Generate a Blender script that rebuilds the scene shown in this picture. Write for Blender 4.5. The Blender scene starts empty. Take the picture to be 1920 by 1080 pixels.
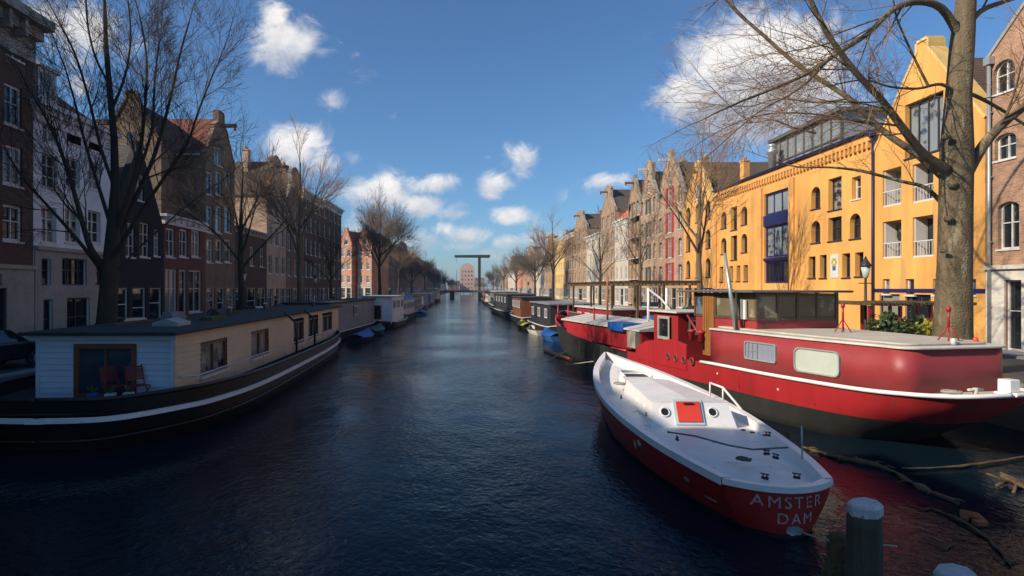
import bpy, math, random
import numpy as np
from mathutils import Vector, Matrix
R = random.Random(7)
sc = bpy.context.scene
COL = sc.collection
F, CX, CY, HC = 1100.0, 870.0, 540.0, 4.0      # focal length in pixels, vanishing point, eye height
SUN_EL = math.radians(31.3); SUN_H = Vector((-.93, -.36, 0)).normalized()

def PX(px, py, Y):
    return Vector(((px-CX)*Y/F, Y, HC-(py-CY)*Y/F))
def WZ(py, Y): return HC-(py-CY)*Y/F

# ------------------------------------------------------------------ materials
MATS = {}
def newmat(name):
    m = bpy.data.materials.new(name); m.use_nodes = True
    nt = m.node_tree; b = nt.nodes['Principled BSDF']
    return m, nt, b
def N(nt, t, **kw):
    n = nt.nodes.new(t)
    for k, v in kw.items():
        if k.startswith('i_'):
            key = k[2:]
            n.inputs[int(key) if key.isdigit() else key].default_value = v
        else: setattr(n, k, v)
    return n
def L(nt, a, b): nt.links.new(a, b)
def rgb(c, a=1): return (c[0], c[1], c[2], a)

def mat(name, c, rough=.6, var=.25, scale=3.0, metal=0, bump=.0, c2=None, thresh=None, spec=None, streak=False, bscale=None):
    """painted or weathered surface: base colour broken up by two sizes of noise; c2 patches over thresh"""
    if name in MATS: return MATS[name]
    m, nt, b = newmat(name)
    tc = N(nt, 'ShaderNodeTexCoord')
    mp = N(nt, 'ShaderNodeMapping'); L(nt, tc.outputs['Object'], mp.inputs[0])
    if streak: mp.inputs['Scale'].default_value = (1, 1, .12)
    n1 = N(nt, 'ShaderNodeTexNoise', i_Scale=scale, i_Detail=5.0, i_Roughness=.65); L(nt, mp.outputs[0], n1.inputs['Vector'])
    n2 = N(nt, 'ShaderNodeTexNoise', i_Scale=scale*.17, i_Detail=3.0); L(nt, tc.outputs['Object'], n2.inputs['Vector'])
    ad = N(nt, 'ShaderNodeMath', operation='ADD'); L(nt, n1.outputs[0], ad.inputs[0]); L(nt, n2.outputs[0], ad.inputs[1])
    mr = N(nt, 'ShaderNodeMapRange'); mr.inputs[1].default_value = .65; mr.inputs[2].default_value = 1.35
    mr.inputs[3].default_value = 1-var; mr.inputs[4].default_value = 1+var*.6; L(nt, ad.outputs[0], mr.inputs[0])
    mx = N(nt, 'ShaderNodeMix', data_type='RGBA', blend_type='MULTIPLY'); mx.inputs[0].default_value = 1
    mx.inputs[6].default_value = rgb(c); L(nt, mr.outputs[0], mx.inputs[7])
    out = mx.outputs[2]
    if c2 is not None:
        n3 = N(nt, 'ShaderNodeTexNoise', i_Scale=scale*.7, i_Detail=8.0, i_Roughness=.7); L(nt, mp.outputs[0], n3.inputs['Vector'])
        r3 = N(nt, 'ShaderNodeMapRange'); t = thresh or .6
        r3.inputs[1].default_value = t; r3.inputs[2].default_value = t+.05; L(nt, n3.outputs[0], r3.inputs[0])
        m3 = N(nt, 'ShaderNodeMix', data_type='RGBA'); L(nt, r3.outputs[0], m3.inputs[0]); L(nt, out, m3.inputs[6]); m3.inputs[7].default_value = rgb(c2)
        out = m3.outputs[2]
    L(nt, out, b.inputs['Base Color'])
    b.inputs['Roughness'].default_value = rough; b.inputs['Metallic'].default_value = metal
    if spec is not None: b.inputs['Specular IOR Level'].default_value = spec
    if bump:
        bp = N(nt, 'ShaderNodeBump', i_Strength=bump, i_Distance=.05)
        nb = n1
        if bscale:
            nb = N(nt, 'ShaderNodeTexNoise', i_Scale=bscale, i_Detail=4.0); L(nt, tc.outputs['Object'], nb.inputs['Vector'])
        L(nt, nb.outputs[0], bp.inputs['Height']); L(nt, bp.outputs[0], b.inputs['Normal'])
    MATS[name] = m; return m

def brick(name, c1, c2, mortar, dirt=.35, bs=(.24, .075), rough=.85):
    if name in MATS: return MATS[name]
    m, nt, b = newmat(name)
    tc = N(nt, 'ShaderNodeTexCoord'); sp = N(nt, 'ShaderNodeSeparateXYZ'); L(nt, tc.outputs['Object'], sp.inputs[0])
    ad = N(nt, 'ShaderNodeMath', operation='ADD'); L(nt, sp.outputs[0], ad.inputs[0]); L(nt, sp.outputs[1], ad.inputs[1])
    cb = N(nt, 'ShaderNodeCombineXYZ'); L(nt, ad.outputs[0], cb.inputs[0]); L(nt, sp.outputs[2], cb.inputs[1])
    bt = N(nt, 'ShaderNodeTexBrick'); L(nt, cb.outputs[0], bt.inputs['Vector'])
    bt.inputs['Color1'].default_value = rgb(c1); bt.inputs['Color2'].default_value = rgb(c2); bt.inputs['Mortar'].default_value = rgb(mortar)
    bt.inputs['Scale'].default_value = 1; bt.inputs['Mortar Size'].default_value = .008
    bt.inputs['Brick Width'].default_value = bs[0]; bt.inputs['Row Height'].default_value = bs[1]
    n1 = N(nt, 'ShaderNodeTexNoise', i_Scale=.9, i_Detail=8.0, i_Roughness=.7); L(nt, tc.outputs['Object'], n1.inputs['Vector'])
    mr = N(nt, 'ShaderNodeMapRange'); mr.inputs[1].default_value = .3; mr.inputs[2].default_value = .7
    mr.inputs[3].default_value = 1-dirt; mr.inputs[4].default_value = 1+dirt*.5; L(nt, n1.outputs[0], mr.inputs[0])
    mx = N(nt, 'ShaderNodeMix', data_type='RGBA', blend_type='MULTIPLY'); mx.inputs[0].default_value = 1
    L(nt, bt.outputs[0], mx.inputs[6]); L(nt, mr.outputs[0], mx.inputs[7]); L(nt, mx.outputs[2], b.inputs['Base Color'])
    b.inputs['Roughness'].default_value = rough
    bp = N(nt, 'ShaderNodeBump', i_Strength=.35, i_Distance=.01); L(nt, bt.outputs['Fac'], bp.inputs['Height']); bp.invert = True
    L(nt, bp.outputs[0], b.inputs['Normal'])
    MATS[name] = m; return m

def tiles(name, c1, c2):
    if name in MATS: return MATS[name]
    m, nt, b = newmat(name)
    tc = N(nt, 'ShaderNodeTexCoord')
    w = N(nt, 'ShaderNodeTexWave', i_Scale=1.6, i_Distortion=.6); w.bands_direction = 'Z'; L(nt, tc.outputs['Object'], w.inputs['Vector'])
    n1 = N(nt, 'ShaderNodeTexNoise', i_Scale=1.3, i_Detail=8.0, i_Roughness=.75); L(nt, tc.outputs['Object'], n1.inputs['Vector'])
    cr = N(nt, 'ShaderNodeMix', data_type='RGBA'); cr.inputs[6].default_value = rgb(c1); cr.inputs[7].default_value = rgb(c2)
    mr = N(nt, 'ShaderNodeMapRange'); mr.inputs[1].default_value = .35; mr.inputs[2].default_value = .65; L(nt, n1.outputs[0], mr.inputs[0]); L(nt, mr.outputs[0], cr.inputs[0])
    L(nt, cr.outputs[2], b.inputs['Base Color']); b.inputs['Roughness'].default_value = .8
    bp = N(nt, 'ShaderNodeBump', i_Strength=.6, i_Distance=.05); L(nt, w.outputs[0], bp.inputs['Height']); L(nt, bp.outputs[0], b.inputs['Normal'])
    MATS[name] = m; return m

def glass(name, dark=(.012, .016, .02), curtain=(.32, .30, .26), amount=.35, rough=.04):
    """window pane: dark room behind or curtains, picked per window, with a glossy surface"""
    if name in MATS: return MATS[name]
    m, nt, b = newmat(name)
    oi = N(nt, 'ShaderNodeObjectInfo'); tc = N(nt, 'ShaderNodeTexCoord')
    n = N(nt, 'ShaderNodeTexNoise', i_Scale=2.2, i_Detail=3.0); 
    va = N(nt, 'ShaderNodeVectorMath', operation='ADD'); L(nt, tc.outputs['Object'], va.inputs[0]); L(nt, oi.outputs['Location'], va.inputs[1]); L(nt, va.outputs[0], n.inputs['Vector'])
    ad = N(nt, 'ShaderNodeMath', operation='ADD'); L(nt, oi.outputs['Random'], ad.inputs[0]); L(nt, n.outputs[0], ad.inputs[1])
    mr = N(nt, 'ShaderNodeMapRange'); mr.inputs[1].default_value = 1.42-amount; mr.inputs[2].default_value = 1.5-amount+.05; L(nt, ad.outputs[0], mr.inputs[0])
    w = N(nt, 'ShaderNodeTexWave', i_Scale=6.0, i_Distortion=1.0); w.bands_direction = 'X'; L(nt, tc.outputs['Object'], w.inputs['Vector'])
    cm = N(nt, 'ShaderNodeMix', data_type='RGBA'); cm.inputs[6].default_value = rgb([x*.5 for x in curtain]); cm.inputs[7].default_value = rgb(curtain); L(nt, w.outputs[0], cm.inputs[0])
    mx = N(nt, 'ShaderNodeMix', data_type='RGBA'); L(nt, mr.outputs[0], mx.inputs[0]); mx.inputs[6].default_value = rgb(dark); L(nt, cm.outputs[2], mx.inputs[7])
    L(nt, mx.outputs[2], b.inputs['Base Color']); b.inputs['Roughness'].default_value = rough; b.inputs['IOR'].default_value = 1.5
    b.inputs['Specular IOR Level'].default_value = .7
    MATS[name] = m; return m

M = {}
M['yellow'] = mat('yellow_paint', (.69, .335, .088), .85, .3, 1.2, bump=.25, bscale=14)
M['yellow_pale'] = mat('pale_yellow_paint', (.72, .48, .16), .8, .3, 2.0, bump=.2)
M['yellow_stained'] = mat('stained_yellow_paint', (.74, .365, .09), .85, .35, 1.0, bump=.25, bscale=14, c2=(.54, .3, .1), thresh=.6, streak=True)
M['navy'] = mat('navy_paint', (.012, .016, .085), .5, .2)
M['brown_brick'] = brick('brown_brick', (.3, .15, .08), (.19, .09, .05), (.25, .19, .13))
M['warm_brick'] = brick('warm_brown_brick', (.46, .24, .13), (.3, .15, .085), (.4, .32, .25))
M['pale_stone'] = mat('pale_painted_stone', (.62, .57, .48), .75, .3, 2.5, bump=.15)
M['dark_brick'] = brick('dark_brick', (.13, .058, .034), (.085, .038, .024), (.12, .09, .065))
M['black_brick'] = brick('black_brick', (.022, .018, .018), (.014, .012, .012), (.03, .027, .025))
M['tan_brick'] = brick('tan_brick', (.42, .26, .14), (.27, .155, .08), (.36, .28, .19))
M['rose_brick'] = brick('rose_brick', (.47, .285, .175), (.31, .175, .1), (.42, .34, .25))
M['orange_brick'] = brick('orange_brick', (.66, .28, .14), (.5, .17, .08), (.5, .4, .3))
M['sunlit_tan'] = brick('sunlit_tan_brick', (.62, .4, .25), (.5, .31, .19), (.55, .45, .35))  # tan brick paled so the barely lit side wall looks sunlit
M['red_brick'] = brick('red_brick', (.2, .052, .034), (.14, .038, .026), (.16, .11, .08))
M['grey_brick'] = brick('grey_brown_brick', (.26, .165, .095), (.18, .115, .068), (.24, .18, .12))
M['quay_brick'] = brick('quay_brick', (.1, .07, .05), (.06, .045, .035), (.08, .07, .06))
M['pavers'] = brick('clinker_pavers', (.13, .08, .065), (.09, .06, .05), (.07, .06, .055), bs=(.22, .11))
M['stone'] = mat('sandstone', (.34, .31, .26), .8, .3, 2.5, bump=.2)
M['kerb'] = mat('kerb_granite', (.25, .25, .25), .8, .25, 6, bump=.2)
M['asphalt'] = mat('asphalt', (.05, .05, .052), .9, .3, 8, bump=.3)
M['cream_plaster'] = mat('cream_plaster', (.55, .48, .38), .8, .25, 1.5, bump=.1)
M['white_plaster'] = mat('white_plaster', (.74, .75, .75), .75, .18, 1.2, bump=.1)
M['white_trim'] = mat('white_trim', (.62, .6, .56), .5, .12)
M['white_paint'] = mat('white_boat_paint', (.78, .75, .72), .36, .14, 4, bump=.08, c2=(.45, .37, .3), thresh=.66)
M['dirty_white'] = mat('dirty_white', (.6, .57, .5), .5, .25, 5, c2=(.25, .2, .15), thresh=.68)
M['dark_frame'] = mat('dark_frame', (.03, .03, .035), .5, .2)
M['green_door'] = mat('green_door', (.015, .04, .038), .35, .2)
M['brown_wood'] = mat('brown_wood', (.19, .065, .025), .45, .3, 6, streak=True)
M['oak'] = mat('old_oak', (.30, .13, .035), .5, .4, 7, streak=True)
M['slate'] = tiles('slate_roof', (.05, .045, .04), (.09, .075, .06))
M['roof_brown'] = tiles('brown_roof', (.12, .075, .045), (.07, .05, .035))
M['roof_red'] = tiles('red_roof', (.27, .075, .04), (.12, .045, .03))
M['roof_orange'] = tiles('orange_roof', (.62, .17, .05), (.5, .12, .04))
M['glass'] = glass('window_glass')
M['glass_sky'] = glass('pale_window_glass', (.03, .05, .07), (.3, .32, .32), .5)
M['glass_dark'] = glass('dark_window_glass', amount=.02)
M['shutter_red'] = mat('red_shutter', (.42, .02, .02), .5, .2)
M['shutter_green'] = mat('green_shutter', (.02, .07, .06), .5, .2)
M['bark'] = mat('grey_green_bark', (.16, .12, .068), .95, .55, 5, bump=1.0, bscale=16, c2=(.25, .21, .13), thresh=.56, streak=True)
M['bark_dark'] = mat('dark_bark', (.05, .04, .027), .95, .4, 5, bump=.6, c2=(.06, .065, .025), thresh=.6, streak=True)
M['twig'] = mat('twig_bark', (.26, .16, .085), .95, .3, 3)
M['twig_dark'] = mat('dark_twig_bark', (.075, .052, .036), .95, .3, 3)
M['twig_pale'] = mat('pale_twig_bark', (.2, .15, .11), .95, .3, 3)
M['hull_black'] = mat('black_hull', (.012, .012, .013), .5, .35, 3, bump=.15, c2=(.03, .022, .018), thresh=.62, streak=True)
M['hull_tar'] = mat('tarred_hull', (.022, .022, .019), .6, .5, 2.5, bump=.2, c2=(.1, .085, .06), thresh=.62, streak=True)
M['barge_red'] = mat('barge_red', (.36, .021, .025), .42, .35, 1.6, bump=.12, c2=(.2, .035, .03), thresh=.58, streak=True)
M['barge_maroon'] = mat('barge_maroon', (.30, .034, .036), .5, .25, 1.2, bump=.1, c2=(.22, .04, .04), thresh=.6)
M['boat_red'] = mat('boat_red', (.36, .02, .018), .45, .35, 2.5, bump=.12, c2=(.5, .2, .17), thresh=.69)
M['bright_red'] = mat('bright_red', (.72, .06, .03), .4, .12)
M['boat_boot'] = mat('boot_topping', (.03, .02, .018), .6, .3)
M['grey_roof'] = mat('grey_roofing', (.11, .105, .095), .8, .3, 3)
M['boat_roof'] = mat('dark_green_roofing', (.018, .026, .024), .75, .4, 1.5, bump=.2)
M['siding_warm_bounce'] = mat('warm_bounce_siding', (.56, .43, .28), .55, .12, 2)  # warm bounce from the yellow facades opposite, put into the board colour
M['siding_sky_tint'] = mat('sky_tinted_white_siding', (.5, .56, .64), .55, .1, 2)  # white boards with the sky's blue reflection mixed into their colour
M['steel'] = mat('galvanised_steel', (.38, .42, .42), .4, .15, 4, metal=.5)
M['black_iron'] = mat('black_iron', (.015, .015, .016), .5, .2)
M['tarp_blue'] = mat('blue_tarpaulin', (.012, .1, .36), .55, .3, 4, bump=.5, bscale=3)
M['tarp_green'] = mat('green_tarpaulin', (.02, .06, .06), .6, .3, 4, bump=.5, bscale=3)
M['tarp_grey'] = mat('grey_tarpaulin', (.22, .23, .25), .6, .3, 4, bump=.4, bscale=3)
M['frost'] = mat('frosted_glass', (.5, .55, .47), .18, .25, .8)
M['frost_blue'] = glass('curtained_glass', (.1, .12, .2), (.32, .33, .42), .9, .08)
M['smoke_glass'] = mat('brown_tinted_glass', (.15, .12, .075), .1, .5, 1.2, c2=(.3, .27, .19), thresh=.52)
M['chair_red'] = mat('red_chair_slats', (.16, .018, .02), .5, .2)
M['post_wood'] = mat('wet_post_wood', (.085, .072, .048), .85, .6, 7, bump=.8, c2=(.035, .045, .015), thresh=.56, streak=True)
M['post_cap'] = mat('white_post_cap', (.48, .49, .47), .75, .4, 9, bump=.4, c2=(.16, .15, .12), thresh=.58)
M['log'] = mat('rotten_log', (.11, .068, .032), .9, .5, 5, bump=.8, c2=(.09, .1, .03), thresh=.58)
M['leafy'] = mat('green_leaves', (.05, .085, .02), .7, .5, 6)
M['leafy_yellow'] = mat('yellow_leaves', (.42, .36, .03), .7, .4, 6)
M['grass'] = mat('grass_blades', (.06, .13, .025), .8, .4, 4)
M['rope'] = mat('rope', (.35, .32, .27), .9, .3, 9)
M['rust'] = mat('rust', (.3, .09, .03), .9, .4, 9)
M['letter'] = mat('faded_letter_paint', (.5, .38, .34), .6, .5, 10, c2=(.38, .06, .05), thresh=.56)
M['car_dark'] = mat('dark_car_paint', (.012, .015, .022), .18, .05)
M['car_silver'] = mat('silver_car_paint', (.3, .31, .33), .25, .05, metal=.4)
M['car_white'] = mat('white_car_paint', (.6, .6, .6), .25, .05)
M['car_red'] = mat('red_car_paint', (.25, .02, .02), .25, .05)
M['tyre'] = mat('tyre_rubber', (.02, .02, .02), .85, .1)
M['plate'] = mat('licence_plate', (.55, .5, .2), .5, .1)
M['lamp_red'] = mat('tail_lamp_plastic', (.3, .01, .01), .2, .1)
M['pink_plaster'] = mat('pink_plaster', (.62, .42, .37), .8, .2, .3)
M['terracotta'] = mat('terracotta', (.45, .16, .07), .8, .2)
M['blue_paint'] = mat('blue_boat_paint', (.03, .12, .32), .4, .2)
M['orange_paint'] = mat('orange_paint', (.6, .22, .06), .5, .2)
M['green_paint'] = mat('green_boat_paint', (.02, .05, .035), .4, .3)
M['window_rim'] = mat('window_rim_paint', (.28, .33, .3), .5, .2)
M['skyblue'] = mat('pale_blue_paint', (.45, .58, .6), .5, .1)

# ------------------------------------------------------------------ mesh helpers
class MB:
    def __init__(s): s.v = []; s.f = []; s.m = []; s.sm = []
    def poly(s, pts, mi=0, smooth=False):
        b = len(s.v); s.v += [tuple(p) for p in pts]; s.f.append(tuple(range(b, b+len(pts)))); s.m.append(mi); s.sm.append(smooth)
    def box(s, x0, y0, z0, x1, y1, z1, mi=0):
        if x0 > x1: x0, x1 = x1, x0
        if y0 > y1: y0, y1 = y1, y0
        if z0 > z1: z0, z1 = z1, z0
        b = len(s.v)
        s.v += [(x0,y0,z0),(x1,y0,z0),(x1,y1,z0),(x0,y1,z0),(x0,y0,z1),(x1,y0,z1),(x1,y1,z1),(x0,y1,z1)]
        for q in ((0,3,2,1),(4,5,6,7),(0,1,5,4),(1,2,6,5),(2,3,7,6),(3,0,4,7)):
            s.f.append(tuple(b+i for i in q)); s.m.append(mi); s.sm.append(False)
        return s
    def prism(s, poly, y0, y1, mi=0):
        """poly in (x,z), counter-clockwise seen from -y, between y0 and y1"""
        b = len(s.v); n = len(poly)
        s.v += [(p[0], y0, p[1]) for p in poly]+[(p[0], y1, p[1]) for p in poly]
        s.f.append(tuple(b+i for i in range(n))); s.f.append(tuple(b+n+i for i in reversed(range(n)))); s.m += [mi, mi]; s.sm += [False]*2
        for i in range(n):
            j = (i+1) % n; s.f.append((b+i, b+n+i, b+n+j, b+j)); s.m.append(mi); s.sm.append(False)
        return s
    def plan(s, poly, z0, z1, mi=0):
        """poly in (x,y) extruded in z"""
        b = len(s.v); n = len(poly)
        s.v += [(p[0], p[1], z0) for p in poly]+[(p[0], p[1], z1) for p in poly]
        s.f.append(tuple(b+i for i in reversed(range(n)))); s.f.append(tuple(b+n+i for i in range(n))); s.m += [mi, mi]; s.sm += [False]*2
        for i in range(n):
            j = (i+1) % n; s.f.append((b+i, b+j, b+n+j, b+n+i)); s.m.append(mi); s.sm.append(n > 12)
        return s
    def tube(s, pts, rad, n=6, mi=0, cap=True):
        pts = [Vector(p) for p in pts]; k = len(pts)
        if not hasattr(rad, '__len__'): rad = [rad]*k
        b0 = len(s.v); up = None
        for i, p in enumerate(pts):
            d = (pts[min(i+1, k-1)]-pts[max(i-1, 0)])
            if d.length < 1e-9: d = Vector((0, 0, 1))
            d.normalize()
            if up is None:
                up = Vector((0, 0, 1)) if abs(d.z) < .9 else Vector((1, 0, 0))
            x = d.cross(up)
            if x.length < 1e-4: x = d.cross(Vector((.3, .8, .2)))
            x.normalize(); y = d.cross(x); up = -y if y.dot(up) < 0 else y
            y = up; x = d.cross(y); x.normalize()
            for j in range(n):
                a = 2*math.pi*j/n; q = p+(x*math.cos(a)+y*math.sin(a))*rad[i]; s.v.append((q.x, q.y, q.z))
        for i in range(k-1):
            for j in range(n):
                a = b0+i*n+j; b = b0+i*n+(j+1) % n; s.f.append((a, b, b+n, a+n)); s.m.append(mi); s.sm.append(True)
        if cap:
            s.f.append(tuple(b0+j for j in reversed(range(n)))); s.f.append(tuple(b0+(k-1)*n+j for j in range(n))); s.m += [mi, mi]; s.sm += [False]*2
        return s
    def lathe(s, prof, c=(0, 0, 0), n=16, mi=0):
        b0 = len(s.v); k = len(prof)
        for r, z in prof:
            for j in range(n):
                a = 2*math.pi*j/n; s.v.append((c[0]+r*math.cos(a), c[1]+r*math.sin(a), c[2]+z))
        for i in range(k-1):
            for j in range(n):
                a = b0+i*n+j; b = b0+i*n+(j+1) % n; s.f.append((a, b, b+n, a+n)); s.m.append(mi); s.sm.append(True)
        s.f.append(tuple(b0+j for j in reversed(range(n)))); s.f.append(tuple(b0+(k-1)*n+j for j in range(n))); s.m += [mi, mi]; s.sm += [False]*2
        return s
    def mesh(s, name, mats):
        me = bpy.data.meshes.new(name); me.from_pydata(s.v, [], s.f)
        if not isinstance(mats, (list, tuple)): mats = [mats]
        for m in mats: me.materials.append(m)
        me.polygons.foreach_set('material_index', s.m); me.polygons.foreach_set('use_smooth', s.sm)
        me.update(); return me
    def build(s, name, mats, parent=None, loc=None, rz=0):
        return ob(name, s.mesh(name, mats), parent, loc, rz)

def ob(name, me, parent=None, loc=None, rz=0):
    o = bpy.data.objects.new(name, me); COL.objects.link(o)
    if parent is not None: o.parent = parent
    if loc is not None: o.location = loc
    if rz: o.rotation_euler = (0, 0, rz)
    return o
def tag(o, label, cat, group=None, kind=None):
    if label: o['label'] = label
    if cat: o['category'] = cat
    if group: o['group'] = group
    if kind: o['kind'] = kind
    return o
def thing(name, label, cat, loc=(0, 0, 0), rz=0, group=None):
    o = bpy.data.objects.new(name, None); COL.objects.link(o); o.location = loc; o.rotation_euler = (0, 0, rz)
    o.empty_display_size = .3
    return tag(o, label, cat, group)
def dup(root, loc, rz=None, label=None, group=None, scale=None):
    r = root.copy(); COL.objects.link(r); r.location = loc
    if rz is not None: r.rotation_euler = (0, 0, rz)
    if label: r['label'] = label
    if group: r['group'] = group
    if scale: r.scale = (scale,)*3 if not hasattr(scale, '__len__') else scale
    for ch in list(root.children):
        c = ch.copy(); COL.objects.link(c); c.parent = r
        for g in list(ch.children):
            d = g.copy(); COL.objects.link(d); d.parent = c
    return r
def smoothed(o):
    for p in o.data.polygons: p.use_smooth = True
    return o
def bev(o, w=.02, seg=2):
    m = o.modifiers.new('bevel', 'BEVEL'); m.width = w; m.segments = seg; m.limit_method = 'ANGLE'; return o

# ------------------------------------------------------------------ facades and windows
def arch_pts(x0, z0, x1, z1, arch):
    if not arch: return [(x0, z0), (x1, z0), (x1, z1), (x0, z1)]
    r = (x1-x0)/2; rise = min(r, (z1-z0)*.6)*(arch if isinstance(arch, float) else 1.0); c = (x0+x1)/2; zb = z1-rise
    return [(x0, z0), (x1, z0)]+[(c+r*math.cos(a), zb+rise*math.sin(a)) for a in [math.pi*i/8 for i in range(9)]]
def facade_mesh(name, outline, holes, thick, mats):
    cu = bpy.data.curves.new('tmp', 'CURVE'); cu.dimensions = '2D'; cu.fill_mode = 'BOTH'; cu.extrude = thick/2
    for pts in [outline]+holes:
        sp = cu.splines.new('POLY'); sp.points.add(len(pts)-1)
        for i, p in enumerate(pts): sp.points[i].co = (p[0], p[1], 0, 1)
        sp.use_cyclic_u = True
    o = bpy.data.objects.new('tmp', cu); COL.objects.link(o)
    me = bpy.data.meshes.new_from_object(o)
    COL.objects.unlink(o); bpy.data.objects.remove(o); bpy.data.curves.remove(cu)
    # x, y(up), z(-thick/2..thick/2) -> x, -z+thick/2, y
    me.transform(Matrix(((1, 0, 0, 0), (0, 0, -1, thick/2), (0, 1, 0, 0), (0, 0, 0, 1))))
    me.name = name; me.materials.clear()
    for m in (mats if isinstance(mats, (list, tuple)) else [mats]): me.materials.append(m)
    for p in me.polygons: p.material_index = 0; p.use_smooth = False
    return me
WC = {}
def window(parent, x0, z0, x1, z1, arch=False, nx=2, nz=2, fm='white_trim', gm='glass', depth=.12, fw=.07, sill=True, name='window', far=False, y=0.0):
    """a window set into its opening: frame with glazing bars and sill (mesh), with a pane child"""
    w = round(x1-x0, 1) or .1; h = round(z1-z0, 1)
    key = (w, h, arch, nx, nz, fm, gm, depth, fw, sill, far)
    if key not in WC:
        f = MB(); a, b = -w/2, w/2
        d0, d1 = depth-.05, depth+.02
        outer = arch_pts(a, 0, b, h, arch); inner = arch_pts(a+fw, fw, b-fw, h-fw, arch)
        n = len(outer)
        for i in range(n):
            j = (i+1) % n
            f.poly([(outer[i][0], d0, outer[i][1]), (outer[j][0], d0, outer[j][1]), (inner[j][0], d0, inner[j][1]), (inner[i][0], d0, inner[i][1])])
            f.poly([(inner[i][0], d0, inner[i][1]), (inner[j][0], d0, inner[j][1]), (inner[j][0], d1, inner[j][1]), (inner[i][0], d1, inner[i][1])])
        for i in range(1, nx):
            x = a+w*i/nx; f.box(x-.03, d0+.004, fw, x+.03, d1, h-fw*.9)
        for i in range(1, nz):
            z = h*i/nz if nz > 2 else h*.56
            f.box(a+fw, d0+.008, z-.025, b-fw, d1-.004, z+.025)
        if sill: f.box(a-.06, -.06, -.09, b+.06, depth-.06, -.003)
        p = MB(); p.poly([(q[0], d1+.004, q[1]) for q in arch_pts(a+.01, .01, b-.01, h-.01, arch)])
        WC[key] = (f.mesh(name, M[fm]), p.mesh('pane', M[gm]))
    fmesh, pmesh = WC[key]
    o = ob(name, fmesh, parent, ((x0+x1)/2, y, z0))
    o.scale = ((x1-x0)/w, 1, (z1-z0)/h)
    ob('pane', pmesh, o)
    return o

def gable_outline(w, e, p, t):
    c = w/2
    if t == 'flat': return [(0, 0), (w, 0), (w, e), (0, e)]
    if t == 'tri': return [(0, 0), (w, 0), (w, e), (c+.35, p-.5), (c+.35, p), (c-.35, p), (c-.35, p-.5), (0, e)]
    if t == 'step':
        pts = [(0, 0), (w, 0), (w, e)]; k = 5; r = []
        for i in range(k):
            x = w-(w/2-.45)*(i+1)/k; z = e+(p-e)*(i+1)/k
            r += [(w-(w/2-.45)*i/k if i else w, z), (x, z)] if i else [(w, e+.35), (x, e+.35)] if False else [(w-(w/2-.45)*i/k, z), (x, z)]
        if r[0][0] == w: pts = [(0, 0), (w, 0)]
        left = [(w-x, z) for x, z in reversed(r)]
        return pts+r+left
    if t == 'neck':
        n = w*.2; zn = e+(p-e)*.45
        r = [(w, e), (w, e+.5), (w*.93, e+.7), (c+n*1.35, zn-.1), (c+n, zn+.3), (c+n, p-.7), (c+n*1.2, p-.6), (c+n*.7, p-.25), (c+.15, p)]
    if t == 'bell':
        n = w*.22
        r = [(w, e), (w, e+.4), (w*.9, e+(p-e)*.25), (c+n*1.2, e+(p-e)*.45), (c+n, e+(p-e)*.7), (c+n*1.05, p-.5), (c+n*.7, p-.15), (c+.2, p)]
    if t == 'spout':
        r = [(w, e), (c+w*.22, e+(p-e)*.6), (c+w*.22, e+(p-e)*.66), (c+.5, p-.9), (c+.5, p), (c+.3, p+.0)]
    return [(0, 0), (w, 0)]+r+[(w-x, z) for x, z in reversed(r)]

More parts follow.
